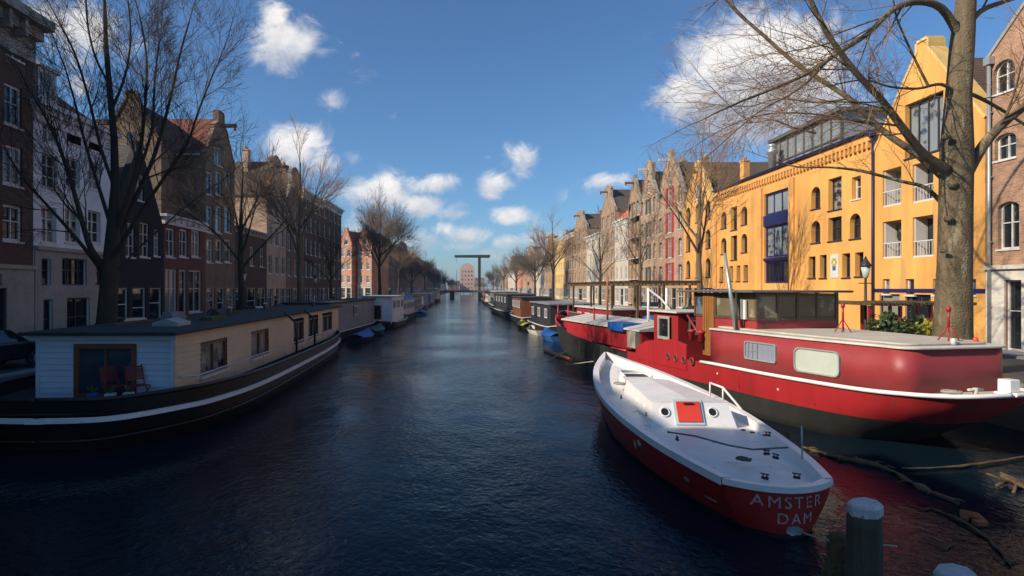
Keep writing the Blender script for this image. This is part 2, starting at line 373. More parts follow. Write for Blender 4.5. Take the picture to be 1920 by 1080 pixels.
def place(side, a, b, X):
    """origin and rotation of a facade that runs between depths a<b"""
    if side == 'R': return (X, b, 1.1), -math.pi/2
    if side == 'L': return (X, a, 1.1), math.pi/2
    return (a, X, 1.1), 0
def building(name, label, side, a, b, eave, peak, gt, wm, rm, wins, X=None, depth=11, gable_trim=None, cornice=None, group=None, hoist=False,
             chimneys=(), roofridge=None, thick=.35, cat='house', plinth=None, ground=None, roofoff=.5):
    """eave/peak are world heights; wins: list of dicts in local x, z (z above the quay)"""
    if X is None: X = 24.5 if side == 'R' else -20
    loc, rz = place(side, a, b, X)
    t = thing(name, label, cat, loc, rz, group)
    w = b-a; e = eave-1.1; p = peak-1.1
    out = gable_outline(w, e, p, gt)
    holes = [arch_pts(q['r'][0], q['r'][1], q['r'][2], q['r'][3], q.get('arch', False)) for q in wins if q.get('hole', True)]
    ob('wall', facade_mesh('wall', out, holes, thick, [M[wm]]), t)
    mb = MB()
    mb.box(0, thick, 0, .3, depth, e); mb.box(w-.3, thick, 0, w, depth, e)
    hz = e if gt == 'flat' else e
    if gt == 'flat': mb.box(.3, depth-.3, 0, w-.3, depth, e)
    else: mb.prism([(.3, 0), (w-.3, 0), (w-.3, e), (w/2, p-roofoff), (.3, e)], depth-.3, depth)
    mb.build('side_wall', M[wm], t)
    inner = MB(); inner.box(.3, 1.2, 0, w-.3, 1.25, e-.3); inner.build('inner_wall', M['dark_frame'], t)
    ztop = p-roofoff
    rb = MB()
    if gt == 'flat' and not roofridge:
        rb.box(-.05+.05, thick, e-.25, w, depth, e-.05) if False else rb.box(.3, thick, e-.3, w-.3, depth-.3, e-.1)
    elif gt == 'flat':
        # ridge parallel to the street
        rp = roofridge-1.1
        rb.v += []
        rb.poly([(0, .0, e+.02), (w, .0, e+.02), (w, depth*.45, rp), (0, depth*.45, rp)])
        rb.poly([(0, depth*.45, rp), (w, depth*.45, rp), (w, depth, e+.02), (0, depth, e+.02)])
        rb.poly([(0, 0, e+.02), (0, depth*.45, rp), (0, depth, e+.02)]); rb.poly([(w, 0, e+.02), (w, depth, e+.02), (w, depth*.45, rp)])
    else:
        y0 = thick+.002
        for sx in (0, 1):
            x0 = -.12 if sx == 0 else w+.12
            ex = e-.1
            rb.poly([(x0, y0, ex), (w/2, y0, ztop), (w/2, depth+.15, ztop), (x0, depth+.15, ex)])
            rb.poly([(x0, y0, ex-.14), (w/2, y0, ztop-.14), (w/2, depth+.15, ztop-.14), (x0, depth+.15, ex-.14)])
            rb.poly([(x0, y0, ex), (x0, y0, ex-.14), (x0, depth+.15, ex-.14), (x0, depth+.15, ex)])
            rb.poly([(x0, depth+.15, ex), (w/2, depth+.15, ztop), (w/2, depth+.15, ztop-.14), (x0, depth+.15, ex-.14)])
    roof = rb.build('roof', M[rm], t)
    if gt == 'flat' and roofridge: pass
    for (cx, cy, ch) in chimneys:
        c = MB(); zc = (ztop if gt != 'flat' else (roofridge-1.1 if roofridge else e))
        c.box(cx-.4, cy-.3, e-.2, cx+.4, cy+.3, zc+ch); c.box(cx-.46, cy-.36, zc+ch, cx+.46, cy+.36, zc+ch+.12, 0)
        for k in (-.2, .2): c.tube([(cx+k, cy, zc+ch+.1), (cx+k, cy, zc+ch+.5)], .1, 8, 1)
        c.build('chimney', [M[wm], M['terracotta']], t)
    if gable_trim:
        g = MB(); pts = out[2:] if gt != 'flat' else []
        for i in range(len(pts)-1):
            p0, p1 = pts[i], pts[i+1]
            dx, dz = p1[0]-p0[0], p1[1]-p0[1]; l = math.hypot(dx, dz)
            if l < .05: continue
            nx_, nz_ = dz/l, -dx/l
            th = .12
            g.prism([(p0[0]-nx_*.02, p0[1]-nz_*.02), (p0[0]+nx_*th, p0[1]+nz_*th), (p1[0]+nx_*th, p1[1]+nz_*th), (p1[0]-nx_*.02, p1[1]-nz_*.02)], -.07+i*.0007, thick+.05+i*.0007)
        g.build('gable_coping', M[gable_trim], t)
    if cornice:
        cm, proj, hgt = cornice
        g = MB(); g.box(-.05, -.1, e-hgt, w+.05, thick*.9, e-hgt*.45); g.box(-.1, -proj*.5, e-hgt*.45, w+.1, thick*.9, e-hgt*.2); g.box(-.2, -proj, e-hgt*.2, w+.2, thick+.1, e+.06)
        for i in range(int(w/.9)):
            g.box(.3+i*.9, -proj*.8, e-hgt*.62, .48+i*.9, -.1, e-hgt*.2-.003)
        g.build('cornice', M[cm], t)
    if hoist:
        g = MB(); zz = (p-1.2) if gt != 'flat' else e-.3
        g.box(w/2-.12, -1.3, zz, w/2+.12, .0, zz+.28); g.box(w/2-.05, -1.25, zz-.25, w/2+.05, -1.1, zz)
        g.build('hoist_beam', M['brown_wood'] if hoist is True else M[hoist], t)
    if ground:
        gm, gz = ground
        g = MB(); x = 0
        holes_g = [q['r'] for q in wins if q['r'][1] < gz-.2]
        me = facade_mesh('ground_floor_facing', [(.02, 0), (w-.02, 0), (w-.02, gz), (.02, gz)], [arch_pts(*r, False) for r in holes_g if r[3] < gz], .07, M[gm])
        o = ob('ground_floor_facing', me, t, (0, -.073, 0))
        g.box(0, -.22, gz, w, -.003, gz+.18); g.build('string_course', M[gm], t)
    for q in wins:
        nm = q.get('name', 'window'); r = q['r']
        wd = window(t, r[0], r[1], r[2], r[3], q.get('arch', False), q.get('nx', 2), q.get('nz', 2), q.get('fm', 'white_trim'), q.get('gm', 'glass'),
               q.get('depth', .15), q.get('fw', .07), q.get('sill', True), nm)
        if q.get('shut'):
            s = MB(); ww = (r[2]-r[0])*.5
            for sx in ((r[0]-ww-.03, r[0]-.03), (r[2]+.03, r[2]+ww+.03)):
                s.box(sx[0], -.07, r[1], sx[1], -.005, r[3])
                s.box(sx[0]+.05, -.09, r[1]+.1, sx[1]-.05, -.07, r[1]+.2); s.box(sx[0]+.05, -.09, r[3]-.2, sx[1]-.05, -.07, r[3]-.1)
            s.build('shutter', M[q['shut']], t)
        if q.get('lintel'):
            s = MB(); s.box(r[0]-.12, -.03, r[3]+.01, r[2]+.12, -.002, r[3]+.24); s.build('lintel', M[q['lintel']], t)
    return t

def grid(w, cols, rows, ww, wh, z0=4.3, dz=3.0, **kw):
    r = []
    for j in range(rows):
        for i in range(cols):
            c = w*(i+.5)/cols; z = z0+j*dz
            d = dict(r=(c-ww/2, z, c+ww/2, z+wh)); d.update(kw); r.append(d)
    return r
def front(w, doors=1, cols=3, fm='white_trim', h=2.9, name='shop_window'):
    r = []; 
    for i in range(cols):
        a = w*i/cols+.22; b = w*(i+1)/cols-.22
        if i == cols//2 and doors: r.append(dict(r=(a, .15, b, h), nx=1, nz=2, name='door', fm=fm, sill=False, gm='glass_dark'))
        else: r.append(dict(r=(a, .7, b, h), nx=max(1, int((b-a)/.8)), nz=2, fm=fm, name=name))
    return r
def pw(side, a, b, X, rects, **kw):
    """pixel rectangles on a facade plane -> local windows"""
    out = []
    for q in rects:
        px0, py0, px1, py1 = q[:4]
        if side == 'C':
            ya = yb = yc = X; u0 = (px0-CX)*X/F-a; u1 = (px1-CX)*X/F-a
        else:
            ya = X*F/(px0-CX); yb = X*F/(px1-CX); yc = X*F/((px0+px1)/2-CX)
            if side == 'R': u0, u1 = b-ya, b-yb
            else: u0, u1 = ya-a, yb-a
        d = dict(r=(u0, WZ(py1, yc)-1.1, u1, WZ(py0, yc)-1.1)); d.update(kw)
        if len(q) > 4: d.update(q[4])
        d['r'] = (max(.1, d['r'][0]), max(.12, d['r'][1]), min(b-a-.1, d['r'][2]), d['r'][3])
        out.append(d)
    return out
def YR(px, X=24.5): return X*F/(px-CX)
def YL(px, X=-20.0): return X*F/(px-CX)

# ================================================================== RIGHT ROW
# brown brick corner house at the right edge
a, b = 12.0, YR(1850)
W = pw('R', a, b, 24.5, [(1862, 112, 1903, 172, dict(arch=True)), (1865, 250, 1905, 298, dict(arch=.5)), (1871, 378, 1911, 466, dict(arch=.5))], nx=2, nz=2, depth=.22)
W += [dict(r=(w0, z, w0+1.2, z+h), arch=.5, depth=.22) for w0 in (4.3, 7.2, 10.2) for z, h in ((4.4, 2.2), (7.6, 1.6), (10.8, 1.8))]
W += pw('R', a, b, 24.5, [(1886, 525, 1918, 663, dict(name='door', nx=1, fm='white_trim', gm='glass_dark', sill=False))])
W += [dict(r=(x, .8, x+1.6, 3.3), nx=2) for x in (4.2, 7.4, 10.6)]
t = building('brick_house', 'brown brick house with arched windows and white ground floor at the right edge', 'R', a, b, 14.6, 22, 'tri', 'warm_brick', 'roof_brown', W,
    gable_trim='stone', ground=('pale_stone', 3.75), depth=12)
g = MB(); u = .28; g.tube([(u, -.14, .1), (u, -.14, 13.3)], .07, 10); g.box(u-.16, -.28, 13.25, u+.16, -.02, 13.6)
for z in (2, 5, 8, 11): g.box(u-.1, -.16, z, u+.1, -.002, z+.06)
g.build('drainpipe', M['steel'], t)

# yellow gabled warehouse
a, b = YR(1848)+.02, YR(1638)
W = pw('R', a, b, 24.5, [(1697, 183, 1769, 288, dict(nx=4, nz=1, fm='dark_frame', gm='glass_sky', fw=.05, depth=.3)),
     (1655, 316, 1690, 386, dict(nx=1, nz=1, gm='glass', depth=.75, sill=False)), (1711, 304, 1750, 378, dict(nx=2, nz=1, gm='glass_dark', depth=.75, sill=False)),
     (1655, 414, 1690, 484, dict(nx=1, nz=1, gm='glass', depth=.75, sill=False)), (1711, 405, 1750, 482, dict(nx=2, nz=1, gm='glass_dark', depth=.75, sill=False)),
     (1655, 523, 1668, 551), (1698, 523, 1714, 553), (1749, 523, 1764, 553), (1815, 523, 1830, 553, dict(gm='glass_sky'))], nx=1, nz=1, depth=.2)
mx_ = b-a
for z0, z1 in ((5.6, 7.7), (8.4, 10.5)): W += [dict(r=(5.2, z0, 6.5, z1), nx=1, nz=1, depth=.75, gm='glass_dark', sill=False)]
W += [dict(r=(.5, .15, 2.1, 2.55), nx=1, nz=1, name='door', fm='navy', sill=False), dict(r=(2.5, .15, 4.3, 2.55), nx=2, nz=1, fm='navy', name='shop_window'), dict(r=(4.8, .15, 6.2, 2.55), nx=1, nz=1, name='door', fm='navy', sill=False, gm='glass_dark')]
t = building('warehouse', 'bright yellow gabled warehouse with deep balcony openings behind the big bare tree', 'R', a, b, 12.0, 17.2, 'tri', 'yellow_stained', 'roof_brown', W, depth=11, thick=.8, cat='warehouse', gable_trim='yellow_pale', roofoff=.9)
g = MB(); w = b-a
g.tube([(.08, -.12, .1), (.08, -.12, 12.0)], .065, 10)
g.box(-.1, -.3, 11.95, .26, -.02, 12.3)
g.build('drainpipe', M['navy'], t)
g = MB()
g.box(0, -.05, 2.66, w, -.003, 2.86); g.build('fascia', M['navy'], t)
for q in W[1:5]+W[9:11]:
    r = q['r']; g = MB(); g.box(r[0]+.02, .1, r[1], r[0]+.08, .7, r[3]); g.box(r[0]+.02, .02, r[1]+.002, r[2]-.02, .06, r[1]+.10)
    for k in range(7): x = r[0]+.12+(r[2]-r[0]-.24)*k/6; g.box(x-.012, .03, r[1]+.1, x+.012, .055, r[1]+.85)
    g.box(r[0]+.03, .02, r[1]+.85, r[2]-.03, .065, r[1]+.9)
    g.build('balcony_rail', M['white_trim'], t)

# wide yellow block
a, b = YR(1637)+.02, YR(1339)
AR = dict(arch=True)
rects = [(1352, 397, 1362, 428, AR), (1370, 388, 1382, 431), (1390, 387, 1401, 421, AR), (1352, 446, 1362, 476, AR), (1370, 442, 1382, 487), (1390, 438, 1401, 473, AR),
  (1349, 500, 1356, 528), (1367, 499, 1374, 527), (1381, 498, 1388, 527), (1394, 497, 1402, 527),
  (1521, 350, 1538, 391, AR), (1553, 333, 1578, 393), (1597, 331, 1614, 373, dict(fm='white_trim')), (1521, 414, 1538, 455, AR), (1553, 407, 1578, 451), (1593, 400, 1614, 447, AR),
  (1516, 481, 1529, 521), (1537, 478, 1550, 521), (1579, 475, 1594, 520), (1603, 473, 1619, 518)]
W = pw('R', a, b, 24.5, rects, nx=1, nz=2, fm='dark_frame', depth=.35, gm='glass_dark')
for (p0, p1, n_) in ((1433, 1478, 2),):
    for y0, y1, gm_ in ((358, 400, 'glass_sky'), (421, 482, 'glass_sky'), (488, 531, 'glass_dark')):
        W += pw('R', a, b, 24.5, [(p0, y0, p1, y1)], nx=3, nz=1, fm='navy', gm=gm_, depth=.2, fw=.16, sill=False, name='bay_window')
W += [dict(r=(x, .15, x+1.5, 2.3), nx=1, nz=1, fm='navy', name='door', sill=False) for x in (1.2, 4.6, 8.4, 12.6, 15.2, 17.6)]
t = building('warehouse', 'wide yellow warehouse with a blue glazed bay and rows of small arched windows', 'R', a, b, 13.3, 13.3, 'flat', 'yellow_stained', 'roof_brown', W, depth=13, thick=.4, roofridge=16.0, cat='warehouse')
w = b-a
g = MB(); g.box(-.02, -.22, 12.25, w-.02, -.001, 12.32); g.box(-.02, -.28, 12.32, w-.02, .35, 12.39); g.build('coping', M['navy'], t)
g = MB(); n_ = int(w/.42)
for i in range(n_): g.box(.1+i*.42, -.2, 11.35, .3+i*.42, -.002, 11.75)
g.box(0, -.21, 11.75, w, -.003, 11.95)
g.build('corbel_frieze', M['yellow'], t)
g = MB()
bx0, bx1 = W[20]['r'][0], W[20]['r'][2]
for xa_, xb_ in ((bx0-.9, bx0-.25), (bx1+.25, bx1+.9), (.02, .7)):
    g = MB(); g.box(xa_, -.15, .1, xb_, -.002, 11.1); g.build('pilaster', M['yellow'], t)
g = MB()
for za, zb in ((W[22]['r'][3], W[21]['r'][1]), (W[21]['r'][3], W[20]['r'][1])):
    g = MB(); g.box(bx0-.02, -.08, za+.02, bx1+.02, -.003, zb-.02); g.build('spandrel_panel', M['navy'], t)
q = pw('R', a, b, 24.5, [(1558, 477, 1573, 521)])[0]['r']
g = MB(); g.box(q[0], -.05, q[1], q[2], -.003, q[3], 0)
cxx = (q[0]+q[2])/2; czz = (q[1]+q[3])/2
for k in range(6):
    a_ = k*math.pi/3; g.box(cxx+.2*math.cos(a_)-.09, -.06, czz+.25+.2*math.sin(a_)-.09, cxx+.2*math.cos(a_)+.09, -.05, czz+.25+.2*math.sin(a_)+.09, 1)
g.box(cxx-.16, -.062, czz-.28, cxx+.16, -.05, czz-.02, 2)
g.build('wall_poster', [M['white_trim'], M['leafy_yellow'], M['blue_paint']], t)
g = MB(); y0_, y1_ = w-15.2, w
x0 = b-YR(1415); x1 = b-YR(1535)
g.box(x0, 1.6, 11.6, x1, 5.6, 15.1, 1)
for k in range(9):
    x = x0+(x1-x0)*k/8; g.box(x-.06, 1.5, 11.6, x+.06, 1.6, 15.0, 0)
g.box(x0-.2, 1.2, 15.1, x1+.3, 6.0, 15.35, 0); g.box(x0, 1.5, 13.3, x1, 1.62, 13.4, 0)
g.build('glass_penthouse', [M['grey_roof'], M['glass_sky']], t)
g = MB(); xc = b-YR(1432); g.lathe([(.3, 0), (.3, 1.5), (.45, 1.6), (.45, 1.85), (.3, 1.95), (.3, 2.1), (.42, 2.25), (.1, 2.4)], (xc, .7, 12.3), 14); g.build('vent_pipe', M['steel'], t)
g = MB(); g.box(.1, -1.3, 2.75, 4.6, -.25, 2.82, 0); g.box(.1, -1.32, 2.45, 4.6, -1.28, 2.75, 1)
for k in range(5): g.box(.1+k*.92, -1.33, 2.44, .5+k*.92, -1.27, 2.76, 0)
g.build('awning', [M['navy'], M['white_trim']], t)

# the receding right row
def rr(px0, px1): return YR(px1)+.015, YR(px0)
specs = [
 ('warehouse', 'narrow yellow spout-gabled warehouse beyond the wide yellow one', 1282, 1338, 12.2, 17.2, 'spout', 'yellow', 'roof_brown', 'Y'),
 ('warehouse', 'tall rose brick warehouse with a column of red shutters', 1233, 1282, 14.6, 20.3, 'spout', 'rose_brick', 'roof_brown', 'S'),
 ('warehouse', 'pale brick spout-gabled warehouse with dark green shutters', 1200, 1233, 15.2, 20.8, 'neck', 'rose_brick', 'slate', 'G'),
 ('canal_house', 'narrow brick canal house with a plain pointed top and small red roof piece', 1178, 1200, 15.6, 20.2, 'tri', 'tan_brick', 'roof_red', 'W'),
 ('canal_house', 'low pale canal house showing a bright orange tiled roof', 1153, 1178, 14.6, 18.6, 'flat', 'cream_plaster', 'roof_orange', 'O'),
 ('canal_house', 'tall narrow brown house with a stepped top left of the orange roof', 1127, 1153, 16.6, 21.4, 'neck', 'tan_brick', 'slate', 'W'),
 ('canal_house', 'smooth cream plastered house with a flat cornice on the right bank', 1100, 1127, 14.0, 14.0, 'flat', 'cream_plaster', 'slate', 'C'),
 ('canal_house', 'white trimmed brown canal house with a dark pitched roof', 1076, 1100, 16.2, 20.3, 'bell', 'tan_brick', 'roof_brown', 'W'),
 ('canal_house', 'grey brown canal house with broad white window surrounds', 1058, 1076, 16.4, 18.3, 'flat', 'grey_brick', 'roof_brown', 'C'),
 ('canal_house', 'yellowish canal house with a flat white cornice far down the right bank', 1042, 1058, 17.0, 18.0, 'flat', 'yellow_pale', 'roof_brown', 'C'),
 ('canal_house', 'brown canal house with a red tiled roof far down the right bank', 1022, 1042, 15.6, 19.5, 'bell', 'tan_brick', 'roof_red', 'W'),
 ('canal_house', 'pale canal house behind the distant right bank trees', 1003, 1022, 16.4, 16.4, 'flat', 'cream_plaster', 'slate', 'C'),
 ('canal_house', 'brick canal house with stepped top behind the distant right bank trees', 985, 1003, 15.4, 20.0, 'step', 'rose_brick', 'roof_brown', 'W'),
 ('canal_house', 'orange brick house near the far end of the right bank', 968, 985, 16.5, 16.5, 'flat', 'orange_brick', 'roof_brown', 'C'),
 ('canal_house', 'pale grey house close to the far end of the right bank', 952, 968, 17.0, 21.0, 'bell', 'cream_plaster', 'slate', 'W'),
 ('canal_house', 'last brown house at the far end of the right bank', 938, 952, 17.0, 17.0, 'flat', 'tan_brick', 'roof_brown', 'C'),
]
for i, (nm, lb, p0, p1, e, p, gt, wm, rm, st) in enumerate(specs):
    a, b = rr(p0, p1); w = b-a
    kw = {}; ridge = None; far = p1 < 1060
    if st == 'Y':
        W = grid(w, 3, 3, 1.15, 1.9, 4.0, 2.9, arch=True, fm='dark_frame', gm='glass_dark', depth=.3)+front(w, fm='navy')+[dict(r=(w/2-.8, 12.2, w/2+.8, 14.0), arch=True, gm='glass_sky')]
        kw = dict(gable_trim='yellow_pale', hoist=True)
    elif st == 'S':
        W = [q for q in grid(w, 4, 4, 1.15, 2.0, 3.6, 3.0, fm='white_trim', gm='glass', depth=.3, arch=.4) if True]
        W = [q for k, q in enumerate(W) if k % 4 in (0, 3)]
        for j in range(4): W.append(dict(r=(w/2-.65, 3.5+3*j, w/2+.65, 5.9+3*j), arch=.3, gm='glass_dark', fm='white_trim', shut='shutter_red'))
        W += [dict(r=(w/2-.6, 15.2, w/2+.6, 16.8), arch=True)]+front(w, cols=4)
        kw = dict(gable_trim='stone', hoist='white_trim')
    elif st == 'G':
        W = [q for k, q in enumerate(grid(w, 3, 4, 1.0, 2.0, 3.7, 3.0, arch=.4, depth=.3))]
        for k, q in enumerate(W):
            if k % 3 == 1: q['shut'] = 'shutter_green'
            else: q['r'] = (q['r'][0]+(.0 if k % 3 else -.2), q['r'][1], q['r'][2]-(0 if k % 3 else .2), q['r'][3])
        W += [dict(r=(w/2-.5, 15.5, w/2+.5, 17.2), arch=True)]+front(w)
        kw = dict(gable_trim='stone', hoist='white_trim')
    elif st == 'O':
        W = grid(w, 3, 3, 1.1, 1.9, 4.2, 3.1)+front(w); ridge = 19.6; kw = dict(cornice=('white_trim', .4, .8))
    elif st == 'C':
        W = grid(w, 3 if w < 11 else 5, 3 if e < 15 else 4, 1.45, 2.05, 4.2, 3.0, depth=.25)+front(w, cols=3 if w < 11 else 5); kw = dict(cornice=('white_trim', .45, .9)); ridge = e+3
        if 'cream' in wm: W = W[::2]
    else:
        W = grid(w, 3, 4 if e > 15 else 3, 1.4, 2.05, 4.2, 3.0, depth=.25)+front(w); kw = dict(gable_trim='stone' if i % 2 else 'white_trim', hoist=True)
    if st not in 'SG':
        for q in W:
            if not q.get('fm'): q['fm'] = 'white_trim'; 
            q['fw'] = .13
    if far: W = W[:30]
    t = building(nm, lb, 'R', a, b, e, p, gt, wm, rm, W, roofridge=ridge, depth=13 if st in 'YSG' else 11,
                 chimneys=[(w*.3, 5, .8)] if i % 2 else [(w*.75, 4, .9)], cat='warehouse' if nm == 'warehouse' else 'house', roofoff=1.3 if st in 'YSG' else .6, **kw)

# ================================================================== LEFT ROW
# brown corner house, near left
a, b = 3.0, YL(62)
W = pw('L', a, b, -20, [(8, 160, 41, 236), (5, 274, 42, 347), (5, 385, 42, 452), (12, 52, 44, 110)], nx=2, nz=2, fw=.11)
for x in (3.5, 7.2, 10.8, 14.4, 18.0): W += [dict(r=(x, z, x+1.25, z+1.8), fw=.11) for z in (4.6, 7.4, 10.3)]
W += [dict(r=(19.6, .15, 22.6, 2.9), name='door', nx=2, fm='dark_frame', gm='glass_dark', sill=False), dict(r=(20.0, 3.0, 22.3, 3.5), nx=4, nz=1)]
W += [dict(r=(x, .7, x+2.2, 3.0), nx=3) for x in (2, 6, 10, 14)]
building('canal_house', 'tall dark brick house with an overhanging pale cornice at the left edge', 'L', a, b, 16.3, 16.3, 'flat', 'dark_brick', 'slate', W,
   cornice=('stone', .9, 1.9), ground=('stone', 3.75))
# house out of frame beyond it, its shadow lies on the near water
a2, b2 = -24.0, 2.6
building('canal_house', 'tall brick house standing left of the bridge, outside the picture', 'L', a2, b2, 19.0, 19.0, 'flat', 'brown_brick', 'slate', grid(26.6, 7, 5, 1.3, 1.9), cornice=('stone', .8, 1.5))
# white house
a, b = YL(62)+.02, YL(208)
W = pw('L', a, b, -20, [(80, 204, 108, 265), (125, 217, 152, 270), (167, 233, 190, 283), (78, 290, 107, 352), (123, 297, 150, 352), (166, 305, 189, 355), (77, 388, 106, 455), (122, 392, 150, 455), (165, 396, 189, 455)],
   nx=2, nz=3, depth=.2)
W += pw('L', a, b, -20, [(75, 485, 93, 535), (114, 485, 160, 535, dict(nx=4)), (176, 487, 196, 535)], nx=1, fm='dark_frame')
W += [dict(r=(.55, .15, 1.2, 2.35), name='door', nx=1, fm='dark_frame', sill=False, gm='glass_dark'), dict(r=(2.2, .15, 4.0, 2.4), name='door', nx=2, fm='dark_frame', gm='glass_dark', sill=False), dict(r=(4.7, .15, 5.6, 2.35), name='door', nx=1, fm='dark_frame', gm='glass_dark', sill=False)]
t = building('canal_house', 'white plastered house with a red roof and dormer behind the big left tree', 'L', a, b, 12.7, 12.7, 'flat', 'white_plaster', 'roof_red', W, roofridge=15.6,
   cornice=('white_trim', .5, .9), ground=('stone', 4.7), depth=9)
w = b-a
g = MB(); g.box(1.0, .5, 12.0-.4, 2.3, 2.4, 13.6, 0); g.box(.9, .35, 13.6, 2.4, 2.6, 13.75, 0); g.box(1.15, .46, 12.3, 2.15, .5, 13.4, 1)
g.build('dormer', [M['white_trim'], M['glass']], t)
g = MB(); g.box(4.2, -.9, 11.7, 4.45, .6, 11.95); g.build('hoist_beam', M['dark_frame'], t)
# dark gabled house
a, b = YL(208)+.02, YL(307)
w = b-a
W = pw('L', a, b, -20, [(236, 418, 253, 482), (262, 418, 280, 482), (288, 430, 299, 480)], nx=2, nz=3)
W += [dict(r=(w/2-.5, 8.3, w/2+.5, 9.9), nx=2)]+front(w, cols=3)
building('canal_house', 'nearly black pointed brick house behind the big left tree', 'L', a, b, 8.0, 13.0, 'tri', 'black_brick', 'slate', W, depth=9, roofoff=.2)
# low red brick shop
a, b = YL(307)+.02, YL(385)
W = pw('L', a, b, -20, [(311, 428, 328, 482), (336, 430, 352, 482), (359, 432, 375, 482)], nx=2, nz=2, fw=.12)
W += pw('L', a, b, -20, [(310, 505, 332, 588), (336, 506, 350, 588, dict(name='door', nx=1, sill=False)), (354, 507, 378, 585)], nx=2, nz=2, fw=.1, name='shop_window')
building('shop', 'low red brick shop with white framed front under a bare brown side wall', 'L', a, b, 8.9, 8.9, 'flat', 'red_brick', 'slate', W,
   cornice=('white_trim', .3, .6), depth=6, cat='shop')
# tall brown warehouse with the blank side wall, red roof
a, b = YL(385)+.02, YL(440)
w = b-a
W = []
for c0, c1 in ((387, 399), (404, 416), (421, 433)):
    W += pw('L', a, b, -20, [(c0, 322, c1, 366), (c0, 386, c1, 436), (c0, 449, c1, 492)], nx=1, nz=2, fw=.13, gm='glass_sky')
W += pw('L', a, b, -20, [(402, 277, 417, 310)], nx=2, nz=1, gm='glass_sky')
W += front(w, cols=3)
t = building('warehouse', 'tall brown brick warehouse with a blank side wall, red tiled roof and hoist beam', 'L', a, b, 14.4, 18.4, 'spout', 'grey_brick', 'roof_red', W,
   gable_trim='brown_brick', hoist=True, depth=9.5, cat='warehouse', roofoff=.5, ground=None)
g = MB(); g.box(-.14, .4, 13.15, -.002, 9.3, 13.3); g.build('gutter', M['white_trim'], t)
# house behind the shop: gable facing the camera
building('canal_house', 'brown back house whose steep pointed gable shows behind the black house', 'C', -26.6, -22.2, 14.6, 18.4, 'tri', 'grey_brick', 'roof_brown',
   [dict(r=(1.4, 9.5, 2.4, 11), nx=2), dict(r=(1.9, 13.3, 2.5, 14.3), nx=1, nz=1)], X=43.0, depth=10, gable_trim='brown_brick')
# low dark house before the lit side wall
a, b = YL(440)+.02, YL(500)
w = b-a
building('canal_house', 'low dark house under a sunlit tan side wall on the left bank', 'L', a, b, 9.4, 9.4, 'flat', 'dark_brick', 'slate', grid(w, 3, 1, 1.2, 1.8, 5, 3)+front(w), cornice=('stone', .3, .5), depth=7)
a, b = YL(500)+.02, YL(536)
w = b-a
building('canal_house', 'brown gabled house whose tan side wall catches the sun', 'L', a, b, 13.6, 18.0, 'neck', 'sunlit_tan', 'roof_brown', grid(w, 3, 3, 1.1, 1.9, 4.4, 3)+front(w), depth=9,
   gable_trim='brown_brick', chimneys=[(w*.4, 3, 1.0)], hoist=True)
specsL = [
 ('brown canal house with a tall thin gable top beside the lit side wall', 536, 570, 13.6, 18.2, 'neck', 'brown_brick', 'slate', 3),
 ('wide dark brick house with a flat roofline on the left bank', 570, 604, 16.2, 16.2, 'flat', 'dark_brick', 'slate', 4),
 ('dark brick house with a big chimney ending the left block', 604, 640, 16.6, 16.6, 'flat', 'dark_brick', 'slate', 4),
 ('brown house with a red dormer roof behind the round bare tree', 705, 742, 14.5, 18.5, 'tri', 'brown_brick', 'roof_red', 4),
 ('dark house with a red roof on the distant left bank', 742, 770, 15.5, 19.0, 'bell', 'dark_brick', 'roof_red', 5),
 ('long dark block before the end of the left bank', 770, 800, 15.5, 15.5, 'flat', 'brown_brick', 'roof_brown', 6),
 ('last dark block at the far end of the left bank', 800, 826, 18, 18, 'flat', 'dark_brick', 'roof_brown', 6)]
for i, (lb, p0, p1, e, p, gt, wm, rm, cols) in enumerate(specsL):
    a, b = YL(p0)+.02, YL(p1); w = b-a
    W = grid(w, cols, 4 if e > 15 else 3, 1.15, 1.9, 4.3, 2.9, fw=.12)+front(w, cols=cols)
    building('canal_house', lb, 'L', a, b, e, p, gt, wm, rm, W, depth=11, cornice=('white_trim', .5, 1.0) if gt == 'flat' else None,
      gable_trim='stone' if gt != 'flat' else None, chimneys=[(w*.8, 2, 1.2)], roofridge=(e+2.5 if i > 2 and gt == 'flat' else None))
# the two sunlit orange-red houses that look towards the bridge
for (x0, x1, lb, p) in ((-27.4, -24.4, 'narrow orange brick house with white window, left one of the sunlit pair', 17.2), (-23.6, -19.9, 'orange brick house with bright red roof, right one of the sunlit pair', 17.0)):
    w = x1-x0
    W = grid(w, 2, 3, .95, 1.7, 4.0, 2.9, fw=.16)+front(w, cols=2)+[dict(r=(w/2-.5, 12.4, w/2+.5, 13.6), nx=1, nz=1, fw=.14)]
    building('canal_house', lb, 'C', x0, x1, 13.6, p, 'tri' if x0 < -25 else 'bell', 'orange_brick', 'roof_red', W, X=130.0, depth=7, gable_trim='roof_orange' if False else 'terracotta', ground=('cream_plaster', 3.4)).rotation_euler = (0, 0, math.radians(-24))
# pink round topped building beyond the drawbridge
t = thing('tower_block', 'far pinkish building with a rounded top beyond the drawbridge', 'tower', (2, 370, 1.1))
g = MB(); g.box(-4.6, 0, 0, 4.6, 12, 14); g.prism([(4.6*math.cos(math.pi*i/12), 14+4.6*math.sin(math.pi*i/12)) for i in range(13)], .003, 11.997)
g.build('wall', M['pink_plaster'], t)
for j in range(5):
    for i in range(4): window(t, -3.5+i*2, 2.5+j*2.6, -2.7+i*2, 3.6+j*2.6, nx=1, nz=1, y=-.15, fm='pink_plaster')

